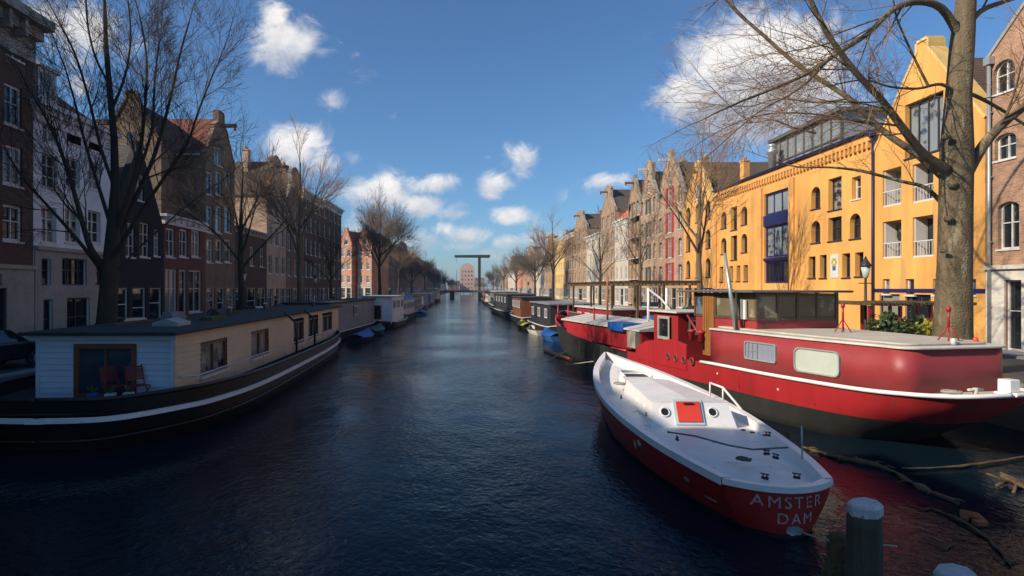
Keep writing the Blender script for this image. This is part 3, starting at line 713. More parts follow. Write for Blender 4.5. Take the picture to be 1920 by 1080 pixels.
# ================================================================== GROUND, WATER, QUAYS
QL, QR, YB, YE = -14.3, 15.6, -6.0, 640.0
g = MB()
for (x0, y0, x1, y1) in ((-2500, -2500, QL, 3000), (QR, -2500, 2500, 3000), (QL, YE, QR, 3000)):
    g.poly([(x0, y0, 1.1), (x1, y0, 1.1), (x1, y1, 1.1), (x0, y1, 1.1)])
tag(g.build('ground', M['pavers']), None, None, kind='structure')
for side, xa, xb in (('left', -18.9, -15.4), ('right', 18.6, 22.6)):
    g = MB(); g.poly([(xa, -60, 1.104), (xb, -60, 1.104), (xb, 600, 1.104), (xa, 600, 1.104)]); tag(g.build('road', M['asphalt']), None, None, kind='structure')
    g = MB()
    if side == 'left': g.box(-19.1, -60, 1.0, -18.9, 600, 1.22); g.box(-19.99, -60, 1.0, -19.1, 600, 1.21)
    else: g.box(22.6, -60, 1.0, 22.8, 600, 1.22); g.box(22.8, -60, 1.0, 24.49, 600, 1.21)
    tag(g.build('pavement', M['kerb']), None, None, kind='structure')
for lab, x0, x1, cx0, cx1 in (('dark brick quay wall with a stone coping along the left bank', QL-.5, QL, QL-.55, QL+.06), ('dark brick quay wall with a stone coping along the right bank', QR, QR+.5, QR-.06, QR+.55)):
    t = thing('quay_wall', lab, 'wall', (0, 0, 0))
    g = MB(); g.box(x0, YB, -1.5, x1, YE, 1.09); g.build('wall', M['quay_brick'], t)
    g = MB(); 
    for k in range(0, 300): g.box(cx0, YB+k*2.0+.01, 1.06, cx1, YB+k*2.0+1.99, 1.24)
    g.build('coping', M['kerb'], t)
def water_mat():
    m, nt, b = newmat('canal_water')
    b.inputs['Base Color'].default_value = (.004, .011, .018, 1); b.inputs['Roughness'].default_value = .06; b.inputs['IOR'].default_value = 1.33; b.inputs['Specular IOR Level'].default_value = .13
    tc = N(nt, 'ShaderNodeTexCoord'); mp = N(nt, 'ShaderNodeMapping'); mp.inputs['Scale'].default_value = (1, .8, 1); mp.inputs['Rotation'].default_value = (0, 0, .5); L(nt, tc.outputs['Object'], mp.inputs[0])
    a = N(nt, 'ShaderNodeTexNoise', i_Scale=1.1, i_Detail=3.0, i_Roughness=.55); L(nt, mp.outputs[0], a.inputs['Vector'])
    c = N(nt, 'ShaderNodeTexNoise', i_Scale=7.5, i_Detail=3.0, i_Roughness=.6, i_Distortion=.4); L(nt, mp.outputs[0], c.inputs['Vector'])
    d = N(nt, 'ShaderNodeTexNoise', i_Scale=.12, i_Detail=2.0); L(nt, tc.outputs['Object'], d.inputs['Vector'])
    dr = N(nt, 'ShaderNodeMapRange'); dr.inputs[1].default_value = .4; dr.inputs[2].default_value = .6; dr.inputs[3].default_value = .3; dr.inputs[4].default_value = 1; L(nt, d.outputs[0], dr.inputs[0])
    b1 = N(nt, 'ShaderNodeBump', i_Distance=.07); L(nt, a.outputs[0], b1.inputs['Height']); L(nt, dr.outputs[0], b1.inputs['Strength'])
    b2 = N(nt, 'ShaderNodeBump', i_Distance=.028); L(nt, c.outputs[0], b2.inputs['Height']); L(nt, dr.outputs[0], b2.inputs['Strength']); L(nt, b1.outputs[0], b2.inputs['Normal'])
    L(nt, b2.outputs[0], b.inputs['Normal'])
    return m
g = MB(); g.poly([(QL-.2, -40, 0), (QR+.2, -40, 0), (QR+.2, 760, 0), (QL-.2, 760, 0)])
tag(g.build('water', water_mat()), None, None, kind='structure')
# masonry at the canal's ends
t = thing('quay_wall', 'low brick wall closing the canal at its far end', 'wall', (0, 0, 0)); g = MB(); g.box(QL, YE, -1.5, QR, YE+.5, 1.3); g.build('wall', M['quay_brick'], t)

# ================================================================== BOATS
def cr(pts, n):
    """catmull-rom through (x, v...) control rows, n samples per span"""
    P = [pts[0]]+list(pts)+[pts[-1]]; out = []
    for i in range(1, len(P)-2):
        for k in range(n):
            t_ = k/n; r = []
            for c in range(len(pts[0])):
                p0, p1, p2, p3 = P[i-1][c], P[i][c], P[i+1][c], P[i+2][c]
                r.append(.5*((2*p1)+(-p0+p2)*t_+(2*p0-5*p1+4*p2-p3)*t_*t_+(-p0+3*p1-3*p2+p3)*t_**3))
            out.append(r)
    out.append(list(pts[-1])); return out
def hull_mesh(st, rows, mats, name, parent, transom=False, matf=None, rake=0, rl=4.0):
    """st: stations [s, halfbreadth, sheer z, waterline halfbreadth]; rows: list of (f, zf) f=0 deck edge ..1 waterline, plus below-water row"""
    g = MB(); nst = len(st); sec = []
    for (s, B, Z, Bw) in st:
        pts = []
        for f, below in rows:
            if below: bb = Bw*(1-.45*below); z = -.55*below
            else:
                k = f; bb = B+(Bw-B)*(k**1.6); z = Z*(1-f)
            pts.append((bb, z, s+rake*(1 if below else f**1.3)*max(0, 1-(s-st[0][0])/rl)**1.5))
        sec.append((s, pts))
    n = len(rows)
    for side in (-1, 1):
        base = len(g.v)
        for s, pts in sec:
            for bb, z, sy in pts: g.v.append((side*bb, sy, z))
        for i in range(nst-1):
            for j in range(n-1):
                a = base+i*n+j; q = (a, a+1, a+n+1, a+n) if side > 0 else (a, a+n, a+n+1, a+1)
                g.f.append(q); g.sm.append(True); g.m.append(matf(sec[i][0], j) if matf else 0)
    for ei in ((0, -1) if not transom else (0,)):
        s, pts = sec[ei]
        for j in range(n-1):
            (b0_, z0_, y0_), (b1_, z1_, y1_) = pts[j], pts[j+1]
            q = [(-b0_, y0_, z0_), (-b1_, y1_, z1_), (b1_, y1_, z1_), (b0_, y0_, z0_)]
            g.poly(q if ei == 0 else q[::-1], matf(s, j) if matf else 0)
    return g.build(name, mats, parent)
def deck_mesh(st, inset, drop, camber, name, m, parent, s0=None, s1=None, n=8, mi=0):
    g = MB(); rows_ = [r for r in st if (s0 is None or r[0] >= s0) and (s1 is None or r[0] <= s1)]
    for r in rows_:
        B = max(.01, r[1]-inset)
        for k in range(n+1):
            u = -1+2*k/n; g.v.append((u*B, r[0], r[2]-drop+camber*(1-u*u)))
    for i in range(len(rows_)-1):
        for k in range(n):
            a = i*(n+1)+k; g.f.append((a, a+1, a+n+2, a+n+1)); g.m.append(0); g.sm.append(True)
    return g.build(name, m, parent)
def edge(st, side, off=0, dz=0, s0=-1e9, s1=1e9):
    return [Vector((side*(r[1]+off), r[0], r[2]+dz)) for r in st if s0 <= r[0] <= s1]
def loop_edge(st, off=0, dz=0, s0=-1e9, s1=1e9):
    a = edge(st, -1, off, dz, s0, s1); b_ = edge(st, 1, off, dz, s0, s1); return a, b_

# ---------- left houseboat
HB = thing('houseboat', 'long black hulled houseboat with board cabin tinted as warm bounce and white stripe, nearest on the left', 'houseboat', (-10.2, 14.0, 0), math.radians(1.2))
st = cr([(0, .02, 1.3, .01), (.04, .9, 1.3, .7), (.22, 1.5, 1.29, 1.2), (.7, 2.0, 1.28, 1.7), (1.7, 2.6, 1.27, 2.4), (3.0, 3.08, 1.25, 2.95), (6.5, 3.42, 1.2, 3.35), (16, 3.3, 1.12, 3.2), (22, 2.95, 1.12, 2.8), (24.8, 2.35, 1.15, 2.1), (26.3, 1.2, 1.2, .9), (26.9, .03, 1.25, .02)], 6)
hull_mesh(st, [(0, 0), (.12, 0), (.3, 0), (.6, 0), (1, 0), (1, 1)], [M['hull_black']], 'hull', HB, rake=.5)
sst = [(r[0], r[1]+(r[3]-r[1])*.37**1.6+.03, r[2]*.63, 0) for r in st]
g = MB()
for sd in (-1, 1):
    pts = edge(sst, sd, .0)
    b0 = len(g.v)
    for p in pts:
        g.v += [(p.x, p.y, p.z+.07), (p.x+sd*.07, p.y, p.z+.055), (p.x+sd*.07, p.y, p.z-.055), (p.x, p.y, p.z-.07)]
    for i in range(len(pts)-1):
        for j in range(3): a = b0+i*4+j; g.f.append((a, a+1, a+5, a+4)); g.m.append(0); g.sm.append(False)
g.box(-.22, -.09, 1.3*.63-.06, .22, -.005, 1.3*.63+.06)
g.build('rubbing_strake', M['white_paint'], HB)
g = MB()
for sd in (-1, 1): g.tube(edge(st, sd, 0, .02), .06, 8)
for sd in (-1, 1): g.tube([(p.x, p.y, .32) for p in [Vector((sd*(r[1]*.3+r[3]*.7+.02), r[0], 0)) for r in st]], .035, 6)
g.build('gunwale', M['hull_black'], HB)
deck_mesh(st, .06, .35, .04, 'deck', M['boat_roof'], HB)
CXL, CXR, CY0, CY1, CZ0, CZ1 = -1.4, 2.28, 2.05, 25.4, .9, 2.72
def clapboard(g, p0, p1, z0, z1, nrm, holes=(), step=.16, mi=0):
    """boards along p0->p1 with overlapping lips; holes in (u0,z0,u1,z1)"""
    p0 = Vector(p0); p1 = Vector(p1); Ln = (p1-p0).length; d = (p1-p0)/Ln; nv = Vector(nrm)
    z = z0
    while z < z1-1e-4:
        zt = min(z+step, z1)
        segs = [(0, Ln)]
        for (u0, h0, u1, h1) in holes:
            if zt > h0+.01 and z < h1-.01:
                ns = []
                for a_, b_ in segs:
                    if u1 <= a_ or u0 >= b_: ns.append((a_, b_))
                    else:
                        if u0 > a_: ns.append((a_, u0))
                        if u1 < b_: ns.append((u1, b_))
                segs = ns
        for a_, b_ in segs:
            A = p0+d*a_; B_ = p0+d*b_
            g.poly([(A.x+nv.x*.028, A.y+nv.y*.028, z), (B_.x+nv.x*.028, B_.y+nv.y*.028, z), (B_.x, B_.y, zt), (A.x, A.y, zt)], mi)
            g.poly([(A.x+nv.x*.0, A.y+nv.y*.0, z), (B_.x+nv.x*.0, B_.y+nv.y*.0, z), (B_.x+nv.x*.028, B_.y+nv.y*.028, z), (A.x+nv.x*.028, A.y+nv.y*.028, z)], mi)
        z = zt
# window spans on the cabin's canal side, from pixel columns
ang = math.radians(1.2); ca, sa = math.cos(ang), math.sin(ang)
def hb_s(px, lx=CXR):
    k = (px-CX)/F; ox, oy = -10.2, 14.0
    # X = ox + lx*ca - s*sa ; Y = oy + lx*sa + s*ca ; X = k*Y
    return (k*(oy+lx*sa)-ox-lx*ca)/(-sa-k*ca)
wins = []
for p0, p1, z0, z1 in ((375, 425, 1.32, 2.3), (470, 503, 1.32, 2.3), (550, 569, 1.25, 2.35), (578, 596, 1.3, 2.35), (604, 622, 1.35, 2.35)):
    wins.append((hb_s(p0), z0, hb_s(p1), z1))
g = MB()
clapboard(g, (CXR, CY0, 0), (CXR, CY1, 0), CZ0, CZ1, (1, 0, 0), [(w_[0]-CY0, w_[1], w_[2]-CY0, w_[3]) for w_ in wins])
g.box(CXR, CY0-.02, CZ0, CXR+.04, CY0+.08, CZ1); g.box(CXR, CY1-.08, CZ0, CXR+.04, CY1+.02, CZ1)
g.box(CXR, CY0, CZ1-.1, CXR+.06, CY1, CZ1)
g.build('side_wall', M['siding_warm_bounce'], HB)
g = MB(); door = (-.33, .98, 1.22, 2.39)
clapboard(g, (CXL, CY0, 0), (CXR, CY0, 0), CZ0-.1, CZ1, (0, -1, 0), [(door[0]-CXL, door[1]-.2, door[2]-CXL, door[3])])
g.box(CXL-.02, CY0-.05, CZ0-.1, CXL+.08, CY0+.01, CZ1); g.box(CXR-.08, CY0-.05, CZ0, CXR+.01, CY0-.021, CZ1); g.box(CXL-.15, CY0-.09, CZ1-.14, CXR+.1, CY0-.03, CZ1)
g.box(CXL-.02, CY0+.01, CZ0, CXL, CY1, CZ1); g.box(CXL, CY1-.02, CZ0, CXR, CY1, CZ1)
g.build('front_wall', M['siding_sky_tint'], HB)
g = MB(); g.plan([(CXL-.3, CY0-.35), (CXR+.22, CY0-.35), (CXR+.22, CY1+.3), (CXL-.3, CY1+.3)], CZ1+.002, CZ1+.09)
b_ = g.build('roof', M['boat_roof'], HB); bev(b_, .02)
for (y0, z0, y1, z1) in wins:
    w_ = window(HB, -(y1-y0)/2, 0, (y1-y0)/2, z1-z0, nx=2, nz=1, fm='brown_wood', gm='glass_dark' if y0 > 9 else 'glass', depth=.07, fw=.08, sill=False)
    w_.location = (CXR, (y0+y1)/2, z0); w_.rotation_euler = (0, 0, math.pi/2)
    s_ = MB(); s_.box(-(y1-y0)/2-.08, -.1, -.1, (y1-y0)/2+.08, .02, -.004); s_.build('window_sill', M['white_trim'], HB, (CXR, (y0+y1)/2, z0), math.pi/2)
dw = window(HB, -.85, 0, .85, 1.5, nx=2, nz=1, fm='brown_wood', gm='glass_sky', depth=.0, fw=.14, sill=False, name='patio_door'); dw.location = ((door[0]+door[2])/2, CY0, .98)
g = MB(); g.tube([(CXR+.12, CY0+.2, 1.55)]+[(CXR+.22, CY0+k, 1.45) for k in range(1, 22, 2)], .02, 6)
for k in range(1, 22, 3): g.tube([(CXR+.22, CY0+k, 1.0), (CXR+.22, CY0+k, 1.46)], .016, 6)
g.build('handrail', M['white_trim'], HB)
for y_, h_ in ((hb_s(556, 3.0), .85), (hb_s(590, 3.0), .95)):
    g = MB(); g.tube([(3.0, y_, .8), (3.0, y_, 2.2), (2.9, y_+.05, 2.5), (2.4, y_+.3, 2.88)], .05, 8); g.box(2.9, y_-.12, .8, 3.1, y_+.12, 1.1)
    g.build('davit', M['black_iron'], HB)
g = MB(); g.box(.6, 4.2, 2.81, 1.4, 5.1, 2.92); g.prism([(.6, 2.92), (1.4, 2.92), (1.0, 3.04)], 4.2, 5.1, 0); g.build('skylight', M['steel'], HB)
for (x_, y_) in ((.6, 10.5), (.2, 16.5), (1.3, 22.5)):
    g = MB(); g.lathe([(.09, 0), (.09, .35), (.16, .37), (.02, .45)], (x_, y_, 2.8), 10); g.build('vent_pipe', M['steel'], HB)
def hbw(x, y, z): return Vector((-10.2+x*ca-y*sa, 14.0+x*sa+y*ca, z))
for lb, x, y, w_, l_, h_, m_ in (('flat wooden plank pile on the houseboat roof', -.6, 5.2, .35, 1.8, .08, 'log'), ('low grey storage box on the houseboat roof, near its front', -.7, 8.4, .5, .8, .28, 'tarp_grey'), ('green planting tray on the houseboat roof behind the skylight', 1.0, 8.0, .5, 1.3, .12, 'leafy'), ('brown planting tray on the houseboat roof halfway along', -.3, 12.4, .5, 1.5, .14, 'log')):
    t = thing('roof_box' if 'box' in lb else 'plank_pile' if 'plank' in lb else 'planting_tray', lb, 'box' if 'box' in lb else 'planks' if 'plank' in lb else 'tray', hbw(x, y, CZ1+.092), math.radians(-6+R.uniform(-8, 8)))
    g = MB(); g.box(-w_/2, -l_/2, 0, w_/2, l_/2, h_*.6); g.box(-w_/2+.04, -l_/2+.05, h_*.6, w_/2-.05, l_/2-.04, h_); g.build('box', M[m_], t)
coil_done = True
# deck chairs
def chair(label, loc, rz):
    t = thing('folding_chair', label, 'chair', loc, rz, 'red folding chairs on the houseboat deck')
    s = MB()
    for k in range(6): s.box(-.21, -.2+k*.07, .43, .21, -.15+k*.07, .45)
    s.build('seat', M['chair_red'], t)
    s = MB()
    for k in range(6):
        z = .56+k*.062; y = .2+(z-.43)*.32; s.box(-.2, y-.01, z, .2, y+.012, z+.048)
    s.build('backrest', M['chair_red'], t)
    for sx in (-.22, .22):
        s = MB(); s.tube([(sx, -.28, 0), (sx, .2, .45), (sx, .38, .96)], .016, 6); s.build('leg', M['chair_red'], t)
        s = MB(); s.tube([(sx*.92, .3, 0), (sx*.92, -.2, .44)], .016, 6); s.build('leg', M['chair_red'], t)
    return t
ch = chair('red slatted folding chair on the houseboat deck, the left of two', hbw(1.0, 1.5, .98), math.radians(60))
dup(ch, hbw(1.62, 1.52, .98), math.radians(52), 'red slatted folding chair on the houseboat deck, the right of two')
for i, (x, y, lb, mt) in enumerate(((.75, .95, 'small blue plant pot on the houseboat foredeck', 'blue_paint'), (1.2, .95, 'white square plant pot before the left red chair', 'white_trim'), (1.6, 1.05, 'white square plant pot before the right red chair', 'white_trim'))):
    t = thing('plant_pot', lb, 'pot', hbw(x, y, 1.06), .3)
    g = MB(); g.box(-.1, -.1, 0, .1, .1, .24); g.box(-.115, -.115, .2, .115, .115, .25); g.build('pot', M[mt], t)
    g = MB()
    for k in range(18):
        a_ = R.random()*6.28; l = .1+.14*R.random(); c = Vector((math.cos(a_)*.05, math.sin(a_)*.05, .25)); e_ = c+Vector((math.cos(a_)*l*.6, math.sin(a_)*l*.6, l))
        n_ = Vector((-math.sin(a_), math.cos(a_), 0))*.02; g.poly([c, (c+e_)/2+n_, e_, (c+e_)/2-n_])
    g.build('leaves', M['leafy'], t)

# ---------- big red barge
BA = math.radians(10.5); cb_, sb_ = math.cos(BA), math.sin(BA); BO = (12.25, 13.1)
BG = thing('barge', 'large red and black barge with wheelhouse and long cabin, nearest on the right', 'barge', (BO[0], BO[1], 0), BA)
def bgw(x, y, z): return Vector((BO[0]+x*cb_-y*sb_, BO[1]+x*sb_+y*cb_, z))
def bg_s(px, lx):
    k = (px-CX)/F
    return (k*(BO[1]+lx*sb_)-BO[0]-lx*cb_)/(-sb_-k*cb_)
st = cr([(0, .02, 1.6, .0), (.04, .5, 1.59, .03), (.15, .85, 1.57, .1), (.4, 1.2, 1.54, .4), (1.0, 1.62, 1.5, .95), (2.2, 1.98, 1.45, 1.6), (5, 2.3, 1.42, 2.15), (8.2, 2.42, 1.4, 2.35), (13, 2.45, 1.2, 2.4), (17, 2.45, 1.2, 2.4), (21, 2.35, 1.42, 2.25), (25, 1.8, 1.85, 1.4), (27.5, .85, 2.2, .45), (28.6, .04, 2.4, .0)], 5)
def bm(s, j):
    if s > 13.2: return 1
    return 0 if j < 3 else 1
rows = [(0, 0), (.2, 0), (.36, 0), (.53, 0), (.85, 0), (1, 0), (1, 1)]
hull_mesh(st, rows, [M['barge_red'], M['hull_tar']], 'hull', BG, matf=bm, rake=2.3, rl=5)
deck_mesh(st, .05, .04, .02, 'deck', M['dirty_white'], BG, s1=8.6)
deck_mesh(st, .1, .3, .02, 'foredeck', M['grey_roof'], BG, s0=8.5)
g = MB()
for sd in (-1, 1): g.tube(edge(st, sd, .02, .0, s1=8.5), .055, 8)
g.build('rubbing_strake', M['white_paint'], BG)
for s0, s1 in ((13.4, 16.2), (17.4, 22.5), (22.8, 28.6)):
    for sd in (-1, 1):
        g = MB(); g.tube(edge(st, sd, .02, .0, s0, s1), .06, 6); g.build('rail', M['barge_red'], BG)
# raised bulwark amidships
for sd in (-1, 1):
    g = MB()
    rr_ = [r for r in st if 8.3 <= r[0] <= 13.4]
    b0 = len(g.v)
    for i, r in enumerate(rr_):
        ztop = 2.25-.12*(r[0]-8.3) - (.25 if i in (0, len(rr_)-1) else 0)
        for xx, zz in ((r[1]+.02, .95), (r[1]+.035, ztop), (r[1]-.05, ztop), (r[1]-.05, .95)): g.v.append((sd*xx, r[0], zz))
    for i in range(len(rr_)-1):
        for j in range(4): a_ = b0+i*4+j; b2 = b0+i*4+(j+1) % 4; g.f.append((a_, b2, b2+4, a_+4)); g.m.append(0); g.sm.append(False)
    g.f.append((b0, b0+1, b0+2, b0+3)); e0 = b0+4*(len(rr_)-1); g.f.append((e0+3, e0+2, e0+1, e0)); g.m += [0, 0]; g.sm += [False]*2
    g.build('bulwark', M['barge_red'], BG)
for s_ in (8.7, 9.25, 9.8, 10.35):
    t_ = MB(); t_.lathe([(.15, 0), (.15, .03), (.11, .035), (.1, .01)], (0, 0, 0), 16, 0); t_.lathe([(.1, .0), (.1, .015)], (0, 0, 0), 16, 1)
    o = t_.build('porthole', [M['barge_maroon'], M['green_door']], BG, (-2.46, s_, 1.35)); o.rotation_euler = (0, -math.pi/2, 0)
for s_ in (3.4, 6.2, 9.6, 12.2):
    q = [r for r in st if r[0] <= s_][-1]; pts = []
    for f in (0.06, .15, .25, .36, .45): pts.append((-(q[1]+(q[3]-q[1])*f**1.6+.004), s_, q[2]*(1-f)))
    if s_ < 8.5: g = MB(); g.tube(pts, .012, 5); g.build('weld_seam', M['barge_red'], BG)
for s_, f, r_ in ((2.6, .2, .05), (4.6, .28, .045), (5.4, .4, .05), (7.3, .22, .04)):
    q = [r for r in st if r[0] <= s_][-1]; g = MB(); g.lathe([(r_, 0), (r_*.9, .02), (r_*.5, .025)], (0, 0, 0), 10)
    o = g.build('outlet', M['dirty_white'], BG, (-(q[1]+(q[3]-q[1])*f**1.6+.0), s_, q[2]*(1-f))); o.rotation_euler = (0, -math.pi/2, 0)
# aft cabin following the hull
def cab_outline(inset, s0, s1, r=.45):
    L_ = []
    for q in st:
        if s0+r <= q[0] <= s1: L_.append((-(q[1]-inset), q[0]))
    x_f = min(abs(L_[0][0]), 1.45); 
    xs = abs(L_[0][0])
    arc = [(-(xs-r+r*math.cos(a_)), s0+r-r*math.sin(a_)) for a_ in [math.pi/2*i/7 for i in range(8)]]  # from side (a=0) to front (a=90)
    left = list(reversed(L_))+arc
    right = [(-x, y) for x, y in reversed(left)]
    return left+right
ol = cab_outline(.36, 1.15, 8.3)
# wall with window holes: plain ring, windows set proud-recessed on surface
g = MB(); g.plan([p for p in ol], 1.38, 2.52); o = g.build('cabin_wall', M['barge_maroon'], BG)
for p in o.data.polygons: p.use_smooth = len(p.vertices) == 4
g = MB(); g.plan([(x*1.03, y+(-.06 if y < 2 else 0)) for x, y in ol], 2.522, 2.585); o = g.build('cabin_roof', M['dirty_white'], BG); bev(o, .02)
g = MB(); g.plan([(x*.86, y*1.0+.25 if y < 2 else y) for x, y in ol], 2.587, 2.65); o = g.build('roof_canvas', mat('pale_canvas', (.5, .45, .37), .8, .25, 3, bump=.3), BG); bev(o, .03)
def wall_t(s, inset=.36):
    for i in range(len(st)-1):
        if st[i][0] <= s <= st[i+1][0]:
            k = (s-st[i][0])/(st[i+1][0]-st[i][0]); return -(st[i][1]+(st[i+1][1]-st[i][1])*k-inset)
    return -1.6
def side_s(px):
    s = 4
    for _ in range(12): s = bg_s(px, wall_t(s))
    return s
def rounded(w, h, r, n=5):
    pts = []
    for cx_, cz_, a0 in ((w/2-r, h-r, 0), (-w/2+r, h-r, 90), (-w/2+r, r, 180), (w/2-r, r, 270)):
        for i in range(n+1): a_ = math.radians(a0+90*i/n); pts.append((cx_+r*math.cos(a_), cz_+r*math.sin(a_)))
    return pts
for p0, p1, z0, z1, r_, fm, gm_ in ((1398, 1457, 1.72, 2.3, .05, 'window_rim', 'frost_blue'), (1491, 1577, 1.6, 2.3, .14, 'window_rim', 'frost')):
    sa_, sb2 = side_s(p0), side_s(p1); s0, s1 = min(sa_, sb2), max(sa_, sb2); w_ = s1-s0; h_ = z1-z0
    sm_ = (s0+s1)/2; dx = wall_t(s1)-wall_t(s0); an = math.atan2(dx, w_)
    o_ = rounded(w_, h_, r_+.03); i_ = [(x*(1-.07/w_), (z-h_/2)*(1-.07/h_)+h_/2) for x, z in rounded(w_, h_, r_+.03)]
    f_ = MB(); n_ = len(o_)
    for k in range(n_):
        j = (k+1) % n_
        f_.poly([(o_[k][0], -.05, o_[k][1]), (o_[j][0], -.05, o_[j][1]), (i_[j][0], -.05, i_[j][1]), (i_[k][0], -.05, i_[k][1])])
        f_.poly([(o_[k][0], .05, o_[k][1]), (o_[j][0], .05, o_[j][1]), (o_[j][0], -.05, o_[j][1]), (o_[k][0], -.05, o_[k][1])])
        f_.poly([(i_[k][0], -.05, i_[k][1]), (i_[j][0], -.05, i_[j][1]), (i_[j][0], -.012, i_[j][1]), (i_[k][0], -.012, i_[k][1])])
    if gm_ == 'frost_blue':
        for k in (1, 2, 3): x = w_/2-.1-.11*(4-k)+.0; 
        for k in range(3): f_.box(-w_/2+.16+k*.2, -.045, .05, -w_/2+.175+k*.2, -.02, h_-.05)
        f_.box(-w_/2+.06, -.044, h_*.5-.008, -w_/2+.6, -.021, h_*.5+.008)
    fr = f_.build('window', M[fm], BG, (wall_t(sm_)-.008, sm_, z0), -math.pi/2+0)
    fr.rotation_euler = (0, 0, -math.pi/2-an)
    p_ = MB(); p_.poly([(x, -.014, z) for x, z in i_]); p_.build('pane', M[gm_], fr)
# wheelhouse
WX, W0, W1, WZ0, WZ1 = 1.5, 6.5, 10.0, 2.5, 3.84
g = MB(); g.box(-WX, W0, 2.3, WX, W1, 2.92); g.build('wheelhouse_base', M['barge_maroon'], BG)
g = MB(); 
for x, y in ((-WX, W0), (WX, W0), (-WX, W1), (WX, W1), (0, W0), (-WX, W0+1.1), (-WX, W0+2.2), (-.75, W0), (.75, W0), (WX, W0+1.7)):
    g.box(x-.045, y-.045, 2.92, x+.045, y+.045, WZ1)
for z in (2.925, WZ1-.12): 
    g.box(-WX-.03, W0-.03, z, WX+.03, W0+.05, z+.1); g.box(-WX-.032, W0+.051, z, -WX+.05, W1-.03, z+.1); g.box(WX-.05, W0+.051, z, WX+.032, W1-.03, z+.1); g.box(-WX+.051, W1-.05, z, WX-.051, W1+.03, z+.1)
g.build('wheelhouse_frame', mat('brown_frame', (.10, .068, .042), .5, .3, 5), BG)
for (x0, y0, x1, y1) in ((-WX+.05, W0, -.05, W0+.02), (.05, W0, WX-.05, W0+.02), (WX-.02, W0+.05, WX, W1-.05), (-WX+.05, W1-.02, WX-.05, W1), (-WX, W0+.05, -WX+.02, W0+1.05), (-WX, W0+1.2, -WX+.02, W0+2.15)):
    g = MB(); g.box(x0, y0, 3.02, x1, y1, WZ1-.12); g.build('wheelhouse_window', M['smoke_glass'], BG)
g = MB(); g.box(-WX-.06, W0+2.25, 1.5, -WX+.03, W0+2.95, WZ1-.04)
for k in range(5): g.box(-WX-.075, W0+2.28+k*.135, 1.6, -WX-.06, W0+2.39+k*.135, WZ1-.1)
g.build('wooden_door', M['oak'], BG)
g = MB(); g.box(-WX-.02, W0+3.0, 3.02, -WX+.01, W1-.05, WZ1-.12); g.build('wheelhouse_window', M['glass_sky'], BG)
g = MB(); g.box(-WX-.11, W0+.42, 2.95, -WX-.05, W0+.66, 3.6); g.build('notice_board', M['white_trim'], BG)
g = MB(); g.plan([(-WX-.4, W0-.3), (-WX*.4, W0-.55), (WX*.4, W0-.55), (WX+.4, W0-.3), (WX+.3, W1+.5), (-WX-.3, W1+.9)], WZ1+.005, WZ1+.08); o = g.build('wheelhouse_roof', M['grey_roof'], BG); bev(o, .025)
g = MB(); b_s = bg_s(1381, -1.8); g.tube([(-1.8, b_s, 2.5), (-1.86, b_s+.25, 3.9), (-1.9, b_s+.5, 5.2)], [.085, .075, .05], 10); g.build('mast', M['steel'], BG)
g = MB(); g.tube([(-1.85, W0+.55, 1.9), (-1.85, W0+.55, 3.9)], .04, 8); g.build('pole', M['black_iron'], BG)
# small stands on the cabin roof
for x, y in ((.25, 4.9), (.55, 1.9)):
    g = MB(); 
    for a_ in range(4): g.tube([(x+.22*math.cos(a_*1.57+.7), y+.22*math.sin(a_*1.57+.7), 2.64), (x, y, 3.05)], .018, 6)
    g.tube([(x, y, 3.0), (x, y, 3.45)], .03, 8); g.lathe([(.05, 0), (.06, .1), (.0, .14)], (x, y, 3.4), 8)
    g.build('stand', M['barge_red'], BG)
for x, y, m_ in ((.95, 1.55, 'bright_red'), (.1, 1.4, 'white_trim')):
    g = MB(); g.lathe([(.06, 0), (.06, .12), (.03, .16)], (x, y, 2.6), 10); g.build('vent_cap', M[m_], BG)
g = MB(); g.box(.45, .38, 1.5, .85, .75, 1.56); g.box(.5, .42, 1.56, .8, .7, 1.86); o = g.build('deck_box', M['white_paint'], BG); bev(o, .02)
g = MB(); g.box(-.65, -.02+.25, 1.5, -.35, .5, 1.56); g.tube([(-.5, .4, 1.5), (-.5, .4, 1.72)], .05, 8); g.tube([(-.7, .4, 1.68), (-.3, .4, 1.68)], .03, 8); g.build('mooring_cleat', M['dirty_white'], BG)
# deckhouse
g = MB(); y0 = 11.6; g.box(-1.3, y0, 1.0, 1.3, y0+2.0, 2.95); g.build('deckhouse', M['barge_red'], BG)
g = MB(); g.box(-1.5, y0-.2, 2.952, 1.5, y0+2.2, 3.03); o = g.build('deckhouse_roof', M['dirty_white'], BG); bev(o, .02)
dk = window(BG, -.5, 0, .5, 1.0, nx=1, nz=1, fm='stone', gm='glass_dark', depth=.0, fw=.12, sill=False); dk.location = (-1.36, y0+1.0, 1.8); dk.rotation_euler = (0, 0, -math.pi/2)
dk = window(BG, -.9, 0, .9, .7, nx=2, nz=1, fm='stone', gm='glass_dark', depth=.0, fw=.1, sill=False); dk.location = (0, y0-.06, 2.05)
# stair stringers before the deckhouse
g = MB(); g.tube([(-1.6, 9.6, 2.2), (-1.3, 10.9, 2.9)], .05, 6); g.tube([(-1.1, 9.6, 2.2), (-.8, 10.9, 2.9)], .05, 6)
for k in range(5): g.tube([(-1.55+.06*k, 9.8+.25*k, 2.28+.13*k), (-1.05+.06*k, 9.8+.25*k, 2.28+.13*k)], .02, 5)
g.build('ladder', M['barge_maroon'], BG)
for y_ in (9.3, 8.7): g = MB(); g.lathe([(.11, 0), (.11, .3), (.15, .32), (.15, .38), (.05, .42)], (-2.1, y_, 2.05), 10); g.build('bollard', M['barge_red'], BG)
